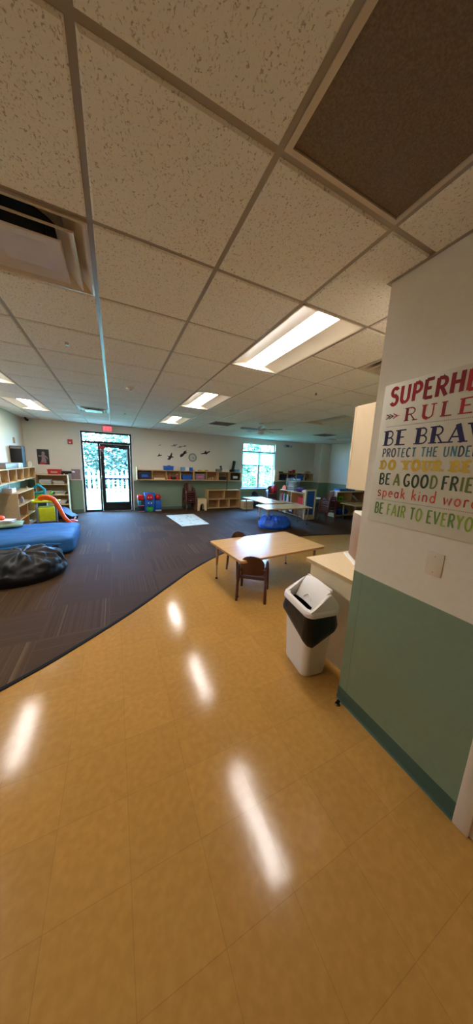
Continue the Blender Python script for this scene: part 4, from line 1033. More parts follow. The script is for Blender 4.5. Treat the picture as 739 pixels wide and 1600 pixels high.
# ------------------------------------------------------------------ tables
def make_table(label, loc, L, W, H, rz, group=None, top='tabletop', legm='tableleg'):
    t = empty('activity_table', loc, rz, label, 'table', group)
    def rr(l, w, r=.05, n=6):
        P = []
        for cx, cy, a0 in ((l/2-r, w/2-r, 0), (-l/2+r, w/2-r, 90), (-l/2+r, -w/2+r, 180), (l/2-r, -w/2+r, 270)):
            P += [(cx+r*cos(R(a0+90*k/n)), cy+r*sin(R(a0+90*k/n))) for k in range(n+1)]
        return P
    mb = MB(); mb.prism(rr(L, W), 'xy', H-.004, H, 0); mb.build('tabletop', top, t)
    mb = MB(); mb.prism(rr(L+.006, W+.006), 'xy', H-.030, H-.004, 0); mb.build('edge_band', 'tableedge', t)
    for sx in (-1, 1):
        for sy in (-1, 1):
            x, y = sx*(L/2-.085), sy*(W/2-.11)
            mb = MB(); mb.cyl((x, y, H-.03), (x+sx*.02, y-sy*.03, .22), .024, .017, n=14); l = mb.build('leg', legm, t)
            mb = MB(); mb.cyl((x+sx*.02, y-sy*.03, .24), (x+sx*.028, y-sy*.045, .02), .0125, n=12); mb.build('leg_insert', 'chrome', l)
            mb = MB(); mb.cyl((x+sx*.028, y-sy*.045, .022), (x+sx*.028, y-sy*.045, 0), .016, .020, n=12); mb.build('glide', 'rubber', l)
            mb = MB(); mb.box(x-.05, x+.05, y-.05, y+.05, H-.036, H-.030); mb.build('mounting_plate', 'chrome', l)
    return t
make_table('large wooden-topped activity table in the foreground with two child chairs', (2.06, 3.17, 0), 1.50, .93, .56, R(5.3), 'activity tables')
make_table('pale activity table over the royal blue bean bag', (4.51, 6.16, CZ), 1.53, .76, .55, R(-2), 'activity tables')
make_table('pale activity table behind, running towards the window', (4.61, 7.50, CZ), 1.53, .80, .55, R(93), 'activity tables')
make_table('small wooden activity table in front of the far right shelf', (7.66, 6.02, CZ), 1.30, .72, .55, R(-2), 'activity tables')
make_table('small white-topped table behind the blue divider panel', (7.15, 7.95, CZ), .9, .6, .50, 0, 'activity tables', top='offwhite')

# ------------------------------------------------------------------ far wall floor pieces
low = cubby('low_shelf', 'low maple shelf with five compartments below the far wall cubby', 'shelf', (3.13, YB-.375, CZ), 1.35, .36, .725, [(.05, .36, [.46, .89]), (.385, .705, [.675])], th=.028)
t = empty('step_stool', (2.84, 8.98, CZ), 0, 'small maple step stool with arched cutout beside the low shelf', 'stool')
for y in (-.14, .12):
    mb = MB(); arc = [(.075*cos(pi-pi*k/12), .20+.05*sin(pi-pi*k/12)) for k in range(13)]
    poly = [(-.18, 0), (-.09, 0)]+arc+[(.09, 0), (.18, 0), (.165, .43), (-.165, .43)]
    mb.prism(poly, 'xz', y, y+.02); mb.build('side_panel', 'lightwood', t)
mb = MB(); mb.box(-.16, .16, -.12, .12, .40, .425); mb.build('step_top', 'maple', t)
mb = MB(); mb.box(-.012, .012, -.17, .17, 0, .45, bev=.003); item('leaning_board', mb, 'brown', 'narrow brown board standing between stacked chairs and step stool', 'board', (2.635, 9.16, CZ))
mb = MB(); mb.cyl((3.90, 9.085, CZ+.727), (3.90, 9.095, 1.385), .017, n=10); item('brown_pole', mb, 'chair', 'short brown pole standing on the low shelf in front of the wall cubby', 'pole')
for k in range(3):
    t = empty('wooden_tray', (4.68, 8.86, CZ+k*.11), 0, ('pale wooden tray, lowest of the three stacked beside the low shelf', 'pale wooden tray, middle of the three stacked beside the low shelf', 'pale wooden tray, topmost of the three stacked beside the low shelf')[k], 'tray', 'wooden trays stacked by the window')
    mb = MB(); mb.box(-.20, .20, -.15, .15, 0, .012); mb.box(-.20, .20, -.15, -.135, .012, .095); mb.box(-.20, .20, .135, .15, .012, .095); mb.box(-.20, -.185, -.135, .135, .012, .095); mb.box(.185, .2, -.135, .135, .012, .095); mb.build('tray_body', 'lightwood', t)
    mb = MB(); mb.box(-.21, .21, -.16, .16, .095, .107, bev=.003); mb.build('lid', 'lightwood' if k == 2 else 'maple', t)
# coloured toy blocks by the door
def disc_face(t, x, z, r, m, dots):
    mb = MB(); mb.cyl((x, -.15, z), (x, -.175, z), r, n=24); o = mb.build('round_button', m, t)
    mb = MB()
    for dx in (-1, 1): mb.cyl((x+dx*r*.35, -.174, z), (x+dx*r*.35, -.179, z), r*.16, n=10)
    if dots: mb.build('dot_pair', 'paper', o)
    else: mb.bm.free(); mb = MB(); mb.box(x-r*.5, x+r*.5, -.179, -.174, z-r*.14, z+r*.14); mb.build('bar_mark', 'limegreen', o)
t = empty('toy_board', (1.05, 9.22, CZ), 0, 'blue toy stand with red, blue and green round faces against the green wall', 'toy')
mb = MB(); mb.box(-.17, .17, -.15, .12, 0, .64, bev=.02); mb.build('stand', 'blue', t)
disc_face(t, 0, .50, .115, 'red', True); disc_face(t, 0, .30, .13, 'blue', True); disc_face(t, 0, .10, .11, 'green', False)
t = empty('toy_crate', (.77, 9.22, CZ), 0, 'dark toy crate with pale rails left of the blue toy stand', 'crate')
mb = MB(); mb.box(-.10, .10, -.10, .12, 0, .40, bev=.006); mb.build('crate_body', 'navy', t)
mb = MB(); [mb.box(-.108, .108, -.112, -.10, z, z+.022) for z in (.0, .2)]; mb.build('rails', 'pink', t)
mb = MB(); mb.box(-.09, .0, -.115, -.10, .24, .38, bev=.005); mb.build('teal_panel', 'teal', t)
mb = MB(); mb.box(-.10, .10, -.1, .1, 0, .17, bev=.03); item('toy_block', mb, 'red', 'red toy block on the dark crate left of the blue toy stand', 'block', (.76, 9.22, CZ+.40))
t = empty('toy_block', (1.335, 9.22, CZ), 0, 'blue toy block with a pale foot right of the blue toy stand', 'block')
mb = MB(); mb.box(-.105, .105, -.11, .11, .05, .38, bev=.015); mb.build('block_body', 'blue', t)
mb = MB(); mb.box(-.10, .10, -.115, .11, 0, .05); mb.build('foot', 'ltgrey', t)
mb = MB(); mb.ball((0, 0, .105), .105, u=20, v=12); item('toy_ball', mb, 'red', 'red ball on the blue toy block right of the toy stand', 'ball', (1.335, 9.20, CZ+.38))
# play mat
mb = MB(); P = [(1.605, 6.72), (2.40, 6.78), (2.36, 8.32), (1.45, 8.27)]
mb.prism(P, 'xy', CZ+.0005, CZ+.008); o = item('play_mat', mb, 'playmat', 'pale printed play mat lying flat on the carpet in the middle of the room', 'rug')
o['label'] = 'pale printed play mat lying flat on the carpet in the middle of the room'

# ------------------------------------------------------------------ shelves on the right
t = cubby('toy_shelf', 'two-tier maple toy shelf cluttered with toys behind the blue divider panel', 'shelf', (5.60, 7.98, CZ), 1.36, .34, .86, [(.06, .44, [.45, .9]), (.46, .84, [.68])], rz=-pi/2)
def onD(u, d=.15): return (5.60+d, 7.98-u)
zD = CZ+.86
TOYC = [('skyblue', 'pale blue'), ('red', 'red'), ('ltgrey', 'pale grey'), ('green', 'green'), ('purple', 'purple'), ('paper', 'white'), ('tan', 'tan'), ('navy', 'navy')]
for k in range(8):
    m, nm = TOYC[k]; u = .08+k*.068; x, y = onD(u, .13); rnd = random.Random(k)
    t = empty('book', (x, y, CZ+.461), R(90+rnd.uniform(-6, 6)), '%s book standing on the upper tier of the cluttered toy shelf' % nm, 'book', 'books on the toy shelf')
    hh = rnd.uniform(.18, .27)
    mb = MB(); mb.box(-.02, -.017, -.1, .1, 0, hh); mb.box(.017, .02, -.1, .1, 0, hh); mb.box(-.017, .017, .097, .1, 0, hh); mb.build('cover', m, t)
    mb = MB(); mb.box(-.016, .016, -.095, .096, .004, hh-.006); mb.build('pages', 'paper', t)
binbox('storage_bin', 'pinkish red bin on the upper tier of the cluttered toy shelf', (*onD(1.16), CZ+.461), .28, .24, .25, 'red', rz=-pi/2)
binbox('storage_bin', 'tan bin on the lower tier of the cluttered toy shelf, left compartment', (*onD(.23), CZ+.061), .34, .26, .2, 'tan', rz=-pi/2)
binbox('storage_bin', 'white-labelled maroon bin on the lower tier of the cluttered toy shelf, middle compartment', (*onD(.68), CZ+.061), .34, .26, .26, 'maroon', rz=-pi/2, tagm='paper')
binbox('storage_bin', 'brown bin on the lower tier of the cluttered toy shelf, nearest compartment', (*onD(1.12), CZ+.061), .34, .26, .22, 'brown', rz=-pi/2)
t = binbox('storage_tub', 'large translucent tub with white contents on top of the toy shelf', (5.80, 7.50, zD+.02), .44, .34, .42, 'clear', rz=-pi/2+.25, cat='tub', taper=.84)
mb = MB(); mb.box(-.15, .15, -.11, .11, .02, .13, bev=.02); mb.box(-.12, .13, -.10, .10, .14, .21, bev=.02); mb.box(-.14, .10, -.11, .09, .22, .31, bev=.02); mb.build('contents', 'paper', t)
mb = MB(); mb.box(-.2, .2, -.16, .16, -.02, .0); mb.build('tub_foot', 'ltgrey', t)
mb = MB(); mb.prism([(-.12, 0), (.12, 0), (.1, .12), (.0, .17), (-.1, .1)], 'yz', -.08, .08); item('orange_toy', mb, 'orange', 'brown-orange toy on the toy shelf left of the translucent tub', 'toy', (5.76, 7.84, zD))
cushion('purple_cloth', (5.78, 6.96, zD), .26, .30, .17, 'purple', 'crumpled purple cloth on the toy shelf right of the translucent tub', .3, 'cloth')
cushion('white_cloth', (5.78, 6.74, zD), .2, .18, .11, 'paper', 'crumpled white cloth at the near end of the toy shelf', .1, 'cloth')
t = empty('divider_panel', (5.80, 6.52, CZ), 0, 'upright divider panel of blue fabric in a pale wood frame', 'divider')
mb = MB(); h = 1.0; mb.box(-.22, -.16, -.02, .02, 0, h, bev=.003, seg=1); mb.box(.16, .22, -.02, .02, 0, h, bev=.003, seg=1); mb.box(-.16, .16, -.02, .02, h-.05, h); mb.box(-.16, .16, -.02, .02, .0, .16); mb.build('frame', 'lightwood', t)
mb = MB(); mb.box(-.16, .16, -.008, .008, .16, h-.05); mb.build('fabric', 'blue', t)
# far right shelf
t = cubby('storage_shelf', 'white-topped maple shelf at the far right beside the chair stack', 'shelf', (6.97, 6.50, CZ), 1.42, .36, .90, [(.06, .55, [.72]), (.58, .88, [.72])])
zc = CZ+.90
mb = MB(); mb.box(0, 1.42, -.004, .365, 0, .012, bev=.003); item('shelf_cover', mb, 'paper', 'thin white cover lying on top of the far right shelf', 'cover', (6.97, 6.50, zc))
t = empty('game_box', (7.28, 6.66, zc+.012), R(4), 'blue game box lying on the far right shelf, left one', 'box')
mb = MB(); mb.box(-.20, .20, -.13, .13, 0, .05, bev=.004); mb.build('box_base', 'ltgrey', t); mb = MB(); mb.box(-.204, .204, -.134, .134, .035, .085, bev=.004); mb.build('box_lid', 'blue', t)
t = empty('game_box', (7.66, 6.64, zc+.012), R(-5), 'blue game box lying on the far right shelf, right one', 'box')
mb = MB(); mb.box(-.16, .16, -.13, .13, 0, .05, bev=.004); mb.build('box_base', 'ltgrey', t); mb = MB(); mb.box(-.164, .164, -.134, .134, .035, .085, bev=.004); mb.build('box_lid', 'bluebag', t)
mb = MB(); mb.box(-.25, .25, -.13, .13, 0, .09, bev=.006); item('white_box', mb, 'paper', 'white box on the right end of the far right shelf', 'box', (8.10, 6.66, zc+.012))
binbox('storage_bin', 'bright green bin on the upper tier of the far right shelf', (7.22, 6.66, CZ+.581), .22, .22, .17, 'limegreen', tagm='darkgreen')
for k, m in enumerate(('ltgrey', 'paper', 'grey')):
    T = Matrix.Rotation(R(-62+k*9), 4, 'Y')
    mb = MB(); mb.box(-.012, .012, -.11, .11, 0, .30, T=T); lo = min((v.co.z for v in mb.bm.verts))
    item('leaning_book', mb, m, ('pale grey book, flattest of three leaning on the far right shelf', 'white book in the middle of three leaning on the far right shelf', 'grey book, steepest of three leaning on the far right shelf')[k], 'book', (8.02+k*.06, 6.66, CZ+.581-lo), group='leaning books on the far right shelf')
cushion('blue_bag', (7.42, 6.68, CZ+.061), .50, .26, .24, 'bluebag', 'blue bag stuffed in the lower tier of the far right shelf', 0, 'bag')

# ------------------------------------------------------------------ kitchenette behind the entry wall
CX0 = 1.70
t = empty('base_cabinet', (CX0, 1.16, 0), 0, 'cream laminate base cabinet behind the trash can', 'cabinet')
mb = MB(); mb.box(0, .02, 0, .655, 0, .818, bev=.002, seg=1); mb.build('end_panel', 'laminate', t)
mb = MB(); mb.box(.02, 2.6, 0, .62, .10, .815); mb.box(.02, 2.6, .0, .56, 0, .10); mb.build('carcass', 'laminate', t)
for k in range(5):
    mb = MB(); mb.box(.03+k*.514, .53+k*.514, .62, .64, .12, .80, bev=.003, seg=1); d = mb.build('door', 'laminate', t)
    mb = MB(); mb.tube([(.28+k*.514-.05, .64, .74), (.28+k*.514-.05, .665, .74), (.28+k*.514+.05, .665, .74), (.28+k*.514+.05, .64, .74)], .005); mb.build('handle', 'chrome', d)
t = empty('countertop', (CX0-.03, 1.158, .82), 0, 'pale laminate countertop beside the trash can', 'countertop')
mb = MB(); mb.box(0, 2.65, 0, .70, .036, .040, bev=.001, seg=1); mb.build('surface', 'ctop', t)
mb = MB(); mb.box(.001, 2.649, 0, .699, 0, .036, bev=.002, seg=1); mb.build('edge', 'cedge', t)
t = empty('upper_cabinet', (CX0-.012, 1.1572, 1.572), 0, 'glossy cream wall cabinet above the counter', 'cabinet')
mb = MB(); mb.box(0, 2.0, 0, .32, 0, .628, bev=.003, seg=1); mb.build('carcass', 'laminate', t)
for k in range(4):
    mb = MB(); mb.box(.004+k*.499, .497+k*.499, .323, .342, .003, .625, bev=.003, seg=1); mb.build('door', 'laminate', t)
ang = math.atan2(-.55, .83)
t = empty('counter_box', (2.135, 1.765, .868), ang, 'tall brown-sided box with white top standing on the counter', 'box')
# local +x runs away from the brown face, local -y runs along it towards the wall
mb = MB(); mb.box(.004, .26, -.28, 0, 0, .46, bev=.012); mb.build('box_body', 'offwhite', t)
mb = MB(); mb.box(-.004, .006, -.268, -.018, .02, .445, bev=.003); mb.build('side_panel', 'brown', t)
mb = MB(); mb.box(-.03, .30, -.31, .05, 0, .008, bev=.003, seg=1); item('paper_sheet', mb, 'paper', 'white paper sheet under the brown box on the counter', 'paper', (2.135, 1.765, .8602), ang)

# ------------------------------------------------------------------ trash can
t = empty('trash_can', (1.475, 1.545, 0), R(-7), 'white swing-lid trash can with black liner beside the counter', 'trash can')
def rrect(hx, hy, r, n=8):
    P = []
    for cx, cy, a0 in ((hx-r, hy-r, 0), (-hx+r, hy-r, 90), (-hx+r, -hy+r, 180), (hx-r, -hy+r, 270)):
        P += [(cx+r*cos(R(a0+90*k/n)), cy+r*sin(R(a0+90*k/n))) for k in range(n+1)]
    return P
def loft(mb, secs, closed=True, capb=True, capt=False, m=0):
    rings = [[mb.bm.verts.new((x, y, z)) for x, y in P] for P, z in secs]
    k = len(rings[0])
    for A, B in zip(rings, rings[1:]):
        for i in range(k):
            f = mb.bm.faces.new((A[i], A[(i+1) % k], B[(i+1) % k], B[i])); f.material_index = m
    if capb: mb.bm.faces.new(rings[0][::-1])
    if capt: mb.bm.faces.new(rings[-1])
mb = MB(); loft(mb, [(rrect(.108, .153, .05), 0), (rrect(.114, .159, .055), .006), (rrect(.136, .195, .06), .565), (rrect(.128, .187, .055), .565), (rrect(.098, .145, .05), .02)], capt=True); mb.build('can_body', 'white', t)
# liner skirt with an uneven hem
mb = MB(); N = 72; base = rrect(1, 1, .35, 17)
def ringp(hx, hy, r): return rrect(hx, hy, r, 17)
P0, P1 = ringp(.140, .200, .06), ringp(.166, .226, .075)
nP = len(P0); rows = []
for s in range(9):
    f = s/8; row = []
    for i in range(nP):
        x = P0[i][0]*(1-f)+P1[i][0]*f; y = P0[i][1]*(1-f)+P1[i][1]*f
        a = math.atan2(y/.2, x/.14)
        hem = .462-.13*math.exp(-((a+2.1)/.8)**2)+.018*noise.noise(Vector((cos(a)*3, sin(a)*3, 2)))
        z = .588*(1-f)+hem*f
        w = 1+.028*noise.noise(Vector((cos(a)*3.2, sin(a)*3.2, f*.5)))*f+.016*noise.noise(Vector((cos(a)*9, sin(a)*9, f*.9)))*f**.5
        if f == 1: w *= .965
        row.append((x*w, y*w, z))
    rows.append(row)
V = [[mb.bm.verts.new(p) for p in r] for r in rows]
Vi = [[mb.bm.verts.new((p[0]*.965, p[1]*.965, p[2])) for p in r] for r in rows]
for s in range(8):
    for i in range(nP):
        j = (i+1) % nP
        mb.bm.faces.new((V[s][i], V[s][j], V[s+1][j], V[s+1][i])); mb.bm.faces.new((Vi[s][j], Vi[s][i], Vi[s+1][i], Vi[s+1][j]))
for i in range(nP):
    j = (i+1) % nP
    mb.bm.faces.new((V[8][i], V[8][j], Vi[8][j], Vi[8][i])); mb.bm.faces.new((V[0][j], V[0][i], Vi[0][i], Vi[0][j]))
mb.build('bin_liner', 'bag', t, angle=60)
mb = MB(); loft(mb, [(rrect(.108, .160, .05), .30), (rrect(.122, .180, .05), .575)], capb=True); mb.build('liner_inside', 'bag', t)
# lid: rim, two cheeks, flap
mb = MB()
loft(mb, [(rrect(.150, .210, .065), .572), (rrect(.156, .216, .068), .578), (rrect(.156, .216, .068), .606), (rrect(.146, .206, .062), .622), (rrect(.118, .172, .05), .622), (rrect(.118, .172, .05), .572), (rrect(.150, .210, .065), .572)], capb=False)
lid = mb.build('lid', 'white', t)
for s in (-1, 1):
    mb = MB(); prof = [(-.135, .618), (-.10, .632), (-.02, .690), (.035, .735), (.055, .742), (.075, .735), (.13, .66), (.14, .618)]
    y0, y1 = (s*.208, s*.166)
    # cheek thickness narrows towards the top
    A = [mb.bm.verts.new((x, y0-s*max(0, (z-.62))*.20, z)) for x, z in prof]; B = [mb.bm.verts.new((x, y1, z)) for x, z in prof]
    k = len(prof)
    for i in range(k): mb.bm.faces.new((A[i], A[(i+1) % k], B[(i+1) % k], B[i]))
    mb.bm.faces.new(A[::-1]); mb.bm.faces.new(B)
    bmesh.ops.bevel(mb.bm, geom=mb.bm.edges[:], offset=.006, segments=2, affect='EDGES')
    mb.build('cheek', 'white', lid)
mb = MB(); prof = []
for k in range(11):
    f = k/10; x = -.040+.115*f; z = .580+.185*f+.030*sin(pi*f); prof.append((x, z))
rows = []
for (x, z) in prof: rows.append([(x, -.160+.32*j/10, z+.016*(1-((j-5)/5)**2)) for j in range(11)])
for off in (0, 1):
    pass
F = [[mb.bm.verts.new(p) for p in r] for r in rows]; G = [[mb.bm.verts.new((p[0]+.012, p[1], p[2]-.010)) for p in r] for r in rows]
for i in range(10):
    for j in range(10):
        mb.bm.faces.new((F[i][j], F[i][j+1], F[i+1][j+1], F[i+1][j])); mb.bm.faces.new((G[i][j+1], G[i][j], G[i+1][j], G[i+1][j+1]))
for i in range(10):
    for j in (0, 10): mb.bm.faces.new((F[i][j], F[i+1][j], G[i+1][j], G[i][j]))
for j in range(10):
    for i in (0, 10): mb.bm.faces.new((F[i][j], F[i][j+1], G[i][j+1], G[i][j]))
fl = mb.build('swing_flap', 'white', lid, angle=60)
mb = MB(); mb.box(.066, .088, -.166, .166, .748, .772, bev=.008); mb.tube([(.064, -.168, .742), (.064, .168, .742)], .010); mb.build('hinge_bar', 'white', lid)
mb = MB(); P_ = []
for k in range(13):
    f = .10+.14*sin(pi*k/12); P_.append((-.040+.115*f-.003, -.05+.10*k/12, .580+.185*f+.030*sin(pi*f)+.0175))
mb.tube(P_, .0045, n=6); mb.build('finger_lip', 'white', fl)

# ------------------------------------------------------------------ door stop, switch plate
t = empty('door_stop', (1.428, 1.108, 0), R(20), 'small dome metal door stop on the floor by the wall corner', 'door stop')
mb = MB(); mb.lathe([(.0005, 0), (.019, 0), (.019, .006), (.012, .012), (.011, .022), (.0005, .024)], n=18); mb.build('base', 'steel', t)
mb = MB(); mb.cyl((-.012, 0, .018), (.016, 0, .018), .012, n=14); mb.build('bumper', 'rubber', t)
t = empty('switch_plate', (WXE-.0005, .689, 1.262), 0, 'blank cream switch plate on the wall under the superhero poster', 'switch plate')
mb = MB(); mb.box(-.006, .0005, -.039, .039, -.060, .060, bev=.003); mb.build('plate', 'offwhite', t)
mb = MB()
for z in (-.042, .042): mb.cyl((-.0065, 0, z), (-.005, 0, z), .0035, n=10)
mb.build('screws', 'tan', t)
#PART3
SKY, SUN, EXPO = 14, 8, .8
# ------------------------------------------------------------------ superhero rules poster
# canvas local frame: s to the reader's right (world -y), t up, face towards -x
PY, PZ, PW, PH, PT = 1.094, 1.416, .640, .800, .018
poster = empty('rules_poster', (WXE-.0002, PY, PZ), 0, 'white canvas poster of superhero rules in coloured hand lettering on the near wall', 'poster')
mb = MB(); mb.box(-PT, 0, -PW, 0, 0, PH, bev=.003, seg=2); mb.build('canvas', 'canvas', poster)
FX = -PT-.0006; STROKE = 0
def quadstrip(mb, pts, w, m=0, closed=False):
    """flat ribbon in the (s,t) plane along pts; w = width or list of widths"""
    global STROKE
    STROKE = (STROKE+1) % 16; fx = FX-STROKE*6e-5
    n = len(pts); ws = w if isinstance(w, (list, tuple)) else [w]*n
    L_, R_ = [], []
    for i in range(n):
        a = Vector(pts[max(i-1, 0)]); b = Vector(pts[min(i+1, n-1)])
        d = (b-a).normalized(); nn = Vector((-d.y, d.x)); p = Vector(pts[i])
        if 0 < i < n-1:
            d0 = (p-Vector(pts[i-1])).normalized(); n0 = Vector((-d0.y, d0.x)); k = 1/max(.55, nn.dot(n0))
        else: k = 1
        l, r = p+nn*ws[i]/2*k, p-nn*ws[i]/2*k
        L_.append(mb.bm.verts.new((fx, -l.x, l.y))); R_.append(mb.bm.verts.new((fx, -r.x, r.y)))
    for i in range(n-1):
        f = mb.bm.faces.new((L_[i], L_[i+1], R_[i+1], R_[i])); f.material_index = m
def arc(cx, cy, rx, ry, a0, a1, n=12):
    return [(cx+rx*cos(R(a0+(a1-a0)*k/n)), cy+ry*sin(R(a0+(a1-a0)*k/n))) for k in range(n+1)]
# glyphs in a box of width W and height 1: strokes (points, heavy?) ; serif feet (x, y)
G = {
 'A': (.80, [([(.06, 0), (.40, 1)], 0), ([(.40, 1), (.74, 0)], 1), ([(.17, .32), (.63, .32)], 0)], [(.06, 0), (.74, 0)]),
 'B': (.66, [([(.12, 0), (.12, 1)], 1), ([(.12, .97), (.34, .97)]+arc(.34, .745, .22, .225, 90, -90)+[(.12, .52)], 0), ([(.12, .52), (.36, .52)]+arc(.36, .275, .26, .245, 90, -90)+[(.12, .03)], 0)], [(.12, 0), (.12, 1)]),
 'D': (.70, [([(.12, 0), (.12, 1)], 1), ([(.12, .97), (.28, .97)]+arc(.28, .5, .36, .47, 90, -90)+[(.12, .03)], 0)], [(.12, 0), (.12, 1)]),
 'E': (.62, [([(.12, 0), (.12, 1)], 1), ([(.12, .97), (.58, .97)], 0), ([(.12, .52), (.48, .52)], 0), ([(.12, .03), (.60, .03)], 0)], [(.12, 0), (.12, 1)]),
 'F': (.58, [([(.12, 0), (.12, 1)], 1), ([(.12, .97), (.56, .97)], 0), ([(.12, .52), (.46, .52)], 0)], [(.12, 0)]),
 'G': (.74, [(arc(.40, .5, .32, .48, 50, 360-20, 18), 1), ([(.70, .40), (.44, .40)], 0)], []),
 'H': (.74, [([(.12, 0), (.12, 1)], 1), ([(.62, 0), (.62, 1)], 1), ([(.12, .52), (.62, .52)], 0)], [(.12, 0), (.12, 1), (.62, 0), (.62, 1)]),
 'I': (.26, [([(.13, 0), (.13, 1)], 1)], [(.13, 0), (.13, 1)]),
 'L': (.56, [([(.12, 0), (.12, 1)], 1), ([(.12, .03), (.54, .03)], 0)], [(.12, 0), (.12, 1)]),
 'N': (.76, [([(.12, 0), (.12, 1)], 0), ([(.12, 1), (.64, 0)], 1), ([(.64, 0), (.64, 1)], 0)], [(.12, 0), (.64, 1)]),
 'O': (.80, [(arc(.40, .5, .32, .48, 0, 360, 24), 1)], []),
 'P': (.62, [([(.12, 0), (.12, 1)], 1), ([(.12, .97), (.32, .97)]+arc(.32, .72, .24, .25, 90, -90)+[(.12, .47)], 0)], [(.12, 0), (.12, 1)]),
 'R': (.70, [([(.12, 0), (.12, 1)], 1), ([(.12, .97), (.34, .97)]+arc(.34, .73, .24, .24, 90, -90)+[(.12, .49)], 0), ([(.34, .49), (.64, 0)], 0)], [(.12, 0), (.12, 1), (.64, 0)]),
 'S': (.60, [(arc(.30, .745, .21, .225, 25, 270, 12)+arc(.30, .27, .23, .25, 90, -155, 14), 1)], []),
 'T': (.66, [([(.33, 0), (.33, 1)], 1), ([(.03, .97), (.63, .97)], 0)], [(.33, 0)]),
 'U': (.74, [([(.12, 1), (.12, .32)]+arc(.37, .30, .25, .28, 180, 270, 7), 1), (arc(.37, .30, .25, .28, 270, 360, 7)+[(.62, 1)], 0)], [(.12, 1), (.62, 1)]),
 'V': (.76, [([(.06, 1), (.38, 0)], 1), ([(.38, 0), (.70, 1)], 0)], [(.06, 1), (.70, 1)]),
 'Y': (.74, [([(.06, 1), (.37, .48)], 1), ([(.68, 1), (.37, .48)], 0), ([(.37, .48), (.37, 0)], 1)], [(.06, 1), (.68, 1), (.37, 0)]),
 'C': (.70, [(arc(.40, .5, .32, .48, 50, 310, 18), 1)], []),
 'W': (1.0, [([(.05, 1), (.27, 0)], 1), ([(.27, 0), (.5, .8)], 0), ([(.5, .8), (.73, 0)], 1), ([(.73, 0), (.95, 1)], 0)], []),
}
G.update({ # lower-case, x-height .55
 's': (.42, [(arc(.21, .42, .14, .13, 20, 270, 10)+arc(.21, .14, .15, .14, 90, -150, 10), 1)], []),
 'p': (.50, [([(.09, .55), (.09, -.28)], 1), (arc(.26, .27, .17, .26, 170, -170, 16), 0)], []),
 'e': (.48, [([(.08, .30), (.40, .30)]+arc(.24, .28, .17, .25, 5, 310, 16), 1)], []),
 'a': (.50, [(arc(.25, .27, .17, .26, 20, 340, 16), 0), ([(.42, .55), (.42, 0)], 1)], []),
 'k': (.48, [([(.10, .95), (.10, 0)], 1), ([(.40, .55), (.11, .25)], 0), ([(.20, .34), (.44, 0)], 0)], []),
 'i': (.20, [([(.10, .52), (.10, 0)], 1), ([(.10, .70), (.10, .78)], 1)], []),
 'n': (.50, [([(.09, .55), (.09, 0)], 1), ([(.09, .35)]+arc(.25, .36, .16, .18, 170, 0, 9)+[(.41, 0)], 0)], []),
 'd': (.50, [(arc(.25, .27, .17, .26, 20, 340, 16), 0), ([(.42, .98), (.42, 0)], 1)], []),
 'w': (.66, [([(.05, .55), (.19, 0), (.33, .45), (.47, 0), (.61, .55)], 1)], []),
 'o': (.52, [(arc(.26, .27, .18, .26, 0, 360, 20), 1)], []),
 'r': (.36, [([(.09, .55), (.09, 0)], 1), ([(.09, .35)]+arc(.22, .36, .13, .18, 170, 35, 7), 0)], []),
})
def line(name, text, s0, s1, t0, h, mats, heavy, thin, serif=0, gap=.08, word=.42, colour=None, wob=.0, seed=1):
    """lay out text so it spans s0..s1; mats alternate per letter by colour(i)"""
    rnd = random.Random(seed)
    tot = sum((word if c == ' ' else G[c][0]+gap) for c in text)-gap
    k = (s1-s0)/tot; x = s0; mb = MB(); i = 0
    for c in text:
        if c == ' ': x += word*k; continue
        W, strokes, feet = G[c]; mi = colour(i) if colour else i % len(mats)
        dy = rnd.uniform(-wob, wob)*h; hh = h*(1+rnd.uniform(-wob, wob))
        f = lambda p: (x+p[0]*k, t0+dy+p[1]*hh)
        for pts, hv in strokes:
            quadstrip(mb, [f(p) for p in pts], (heavy if hv else thin), mi)
        if serif:
            for fx, fy in feet:
                y = fy*(1)+(-.0 if fy else .0); q = f((fx, fy)); sw = serif
                yy = q[1]+(thin*.45 if fy == 0 else -thin*.45)
                quadstrip(mb, [(q[0]-sw, yy), (q[0]+sw, yy)], thin*.9, mi)
        x += (W+gap)*k; i += 1
    return mb.build(name, mats, poster)
line('superhero_lettering', 'SUPERHERO', .044, .585, .684, .092, ['ink_red', 'ink_dred'], .0185, .0165, gap=.13, wob=.03, colour=lambda i: (0, 0, 0, 1, 1, 1, 0, 1, 0)[i])
line('rules_lettering', 'RULES', .142, .525, .584, .070, ['ink_dred', 'ink_red'], .015, .006, serif=.013, gap=.30)
line('be_brave_lettering', 'BE BRAVE', .042, .585, .457, .084, ['ink_navy'], .021, .007, serif=.019, gap=.20, word=.44)
line('protect_lettering', 'PROTECT THE UNDERDOG', .041, .590, .392, .048, ['ink_dteal', 'ink_teal'], .0068, .006, gap=.17, word=.62, wob=.02, colour=lambda i: (0, 0, 0, 1, 1, 0, 1, 1, 1, 1, 1, 1, 0, 1, 0, 0, 1, 0)[i])
line('do_your_best_lettering', 'DO YOUR BEST', .040, .575, .321, .050, ['ink_gold'], .0175, .0105, serif=.015, gap=.26, word=.50)
line('good_friend_lettering', 'BE A GOOD FRIEND', .044, .590, .231, .066, ['ink_forest', 'ink_olive'], .0105, .0085, gap=.17, word=.26, wob=.02, colour=lambda i: (0, 0, 1, 0, 0, 0, 1, 0, 0, 1, 1, 0, 0)[i])
line('kind_words_lettering', 'speak kind words', .044, .570, .160, .062, ['ink_orange', 'ink_red'], .0065, .0065, gap=.13, word=.42, colour=lambda i: (1, 0, 0, 1, 0, 0, 0, 1, 0, 1, 0, 1, 0, 0)[i])
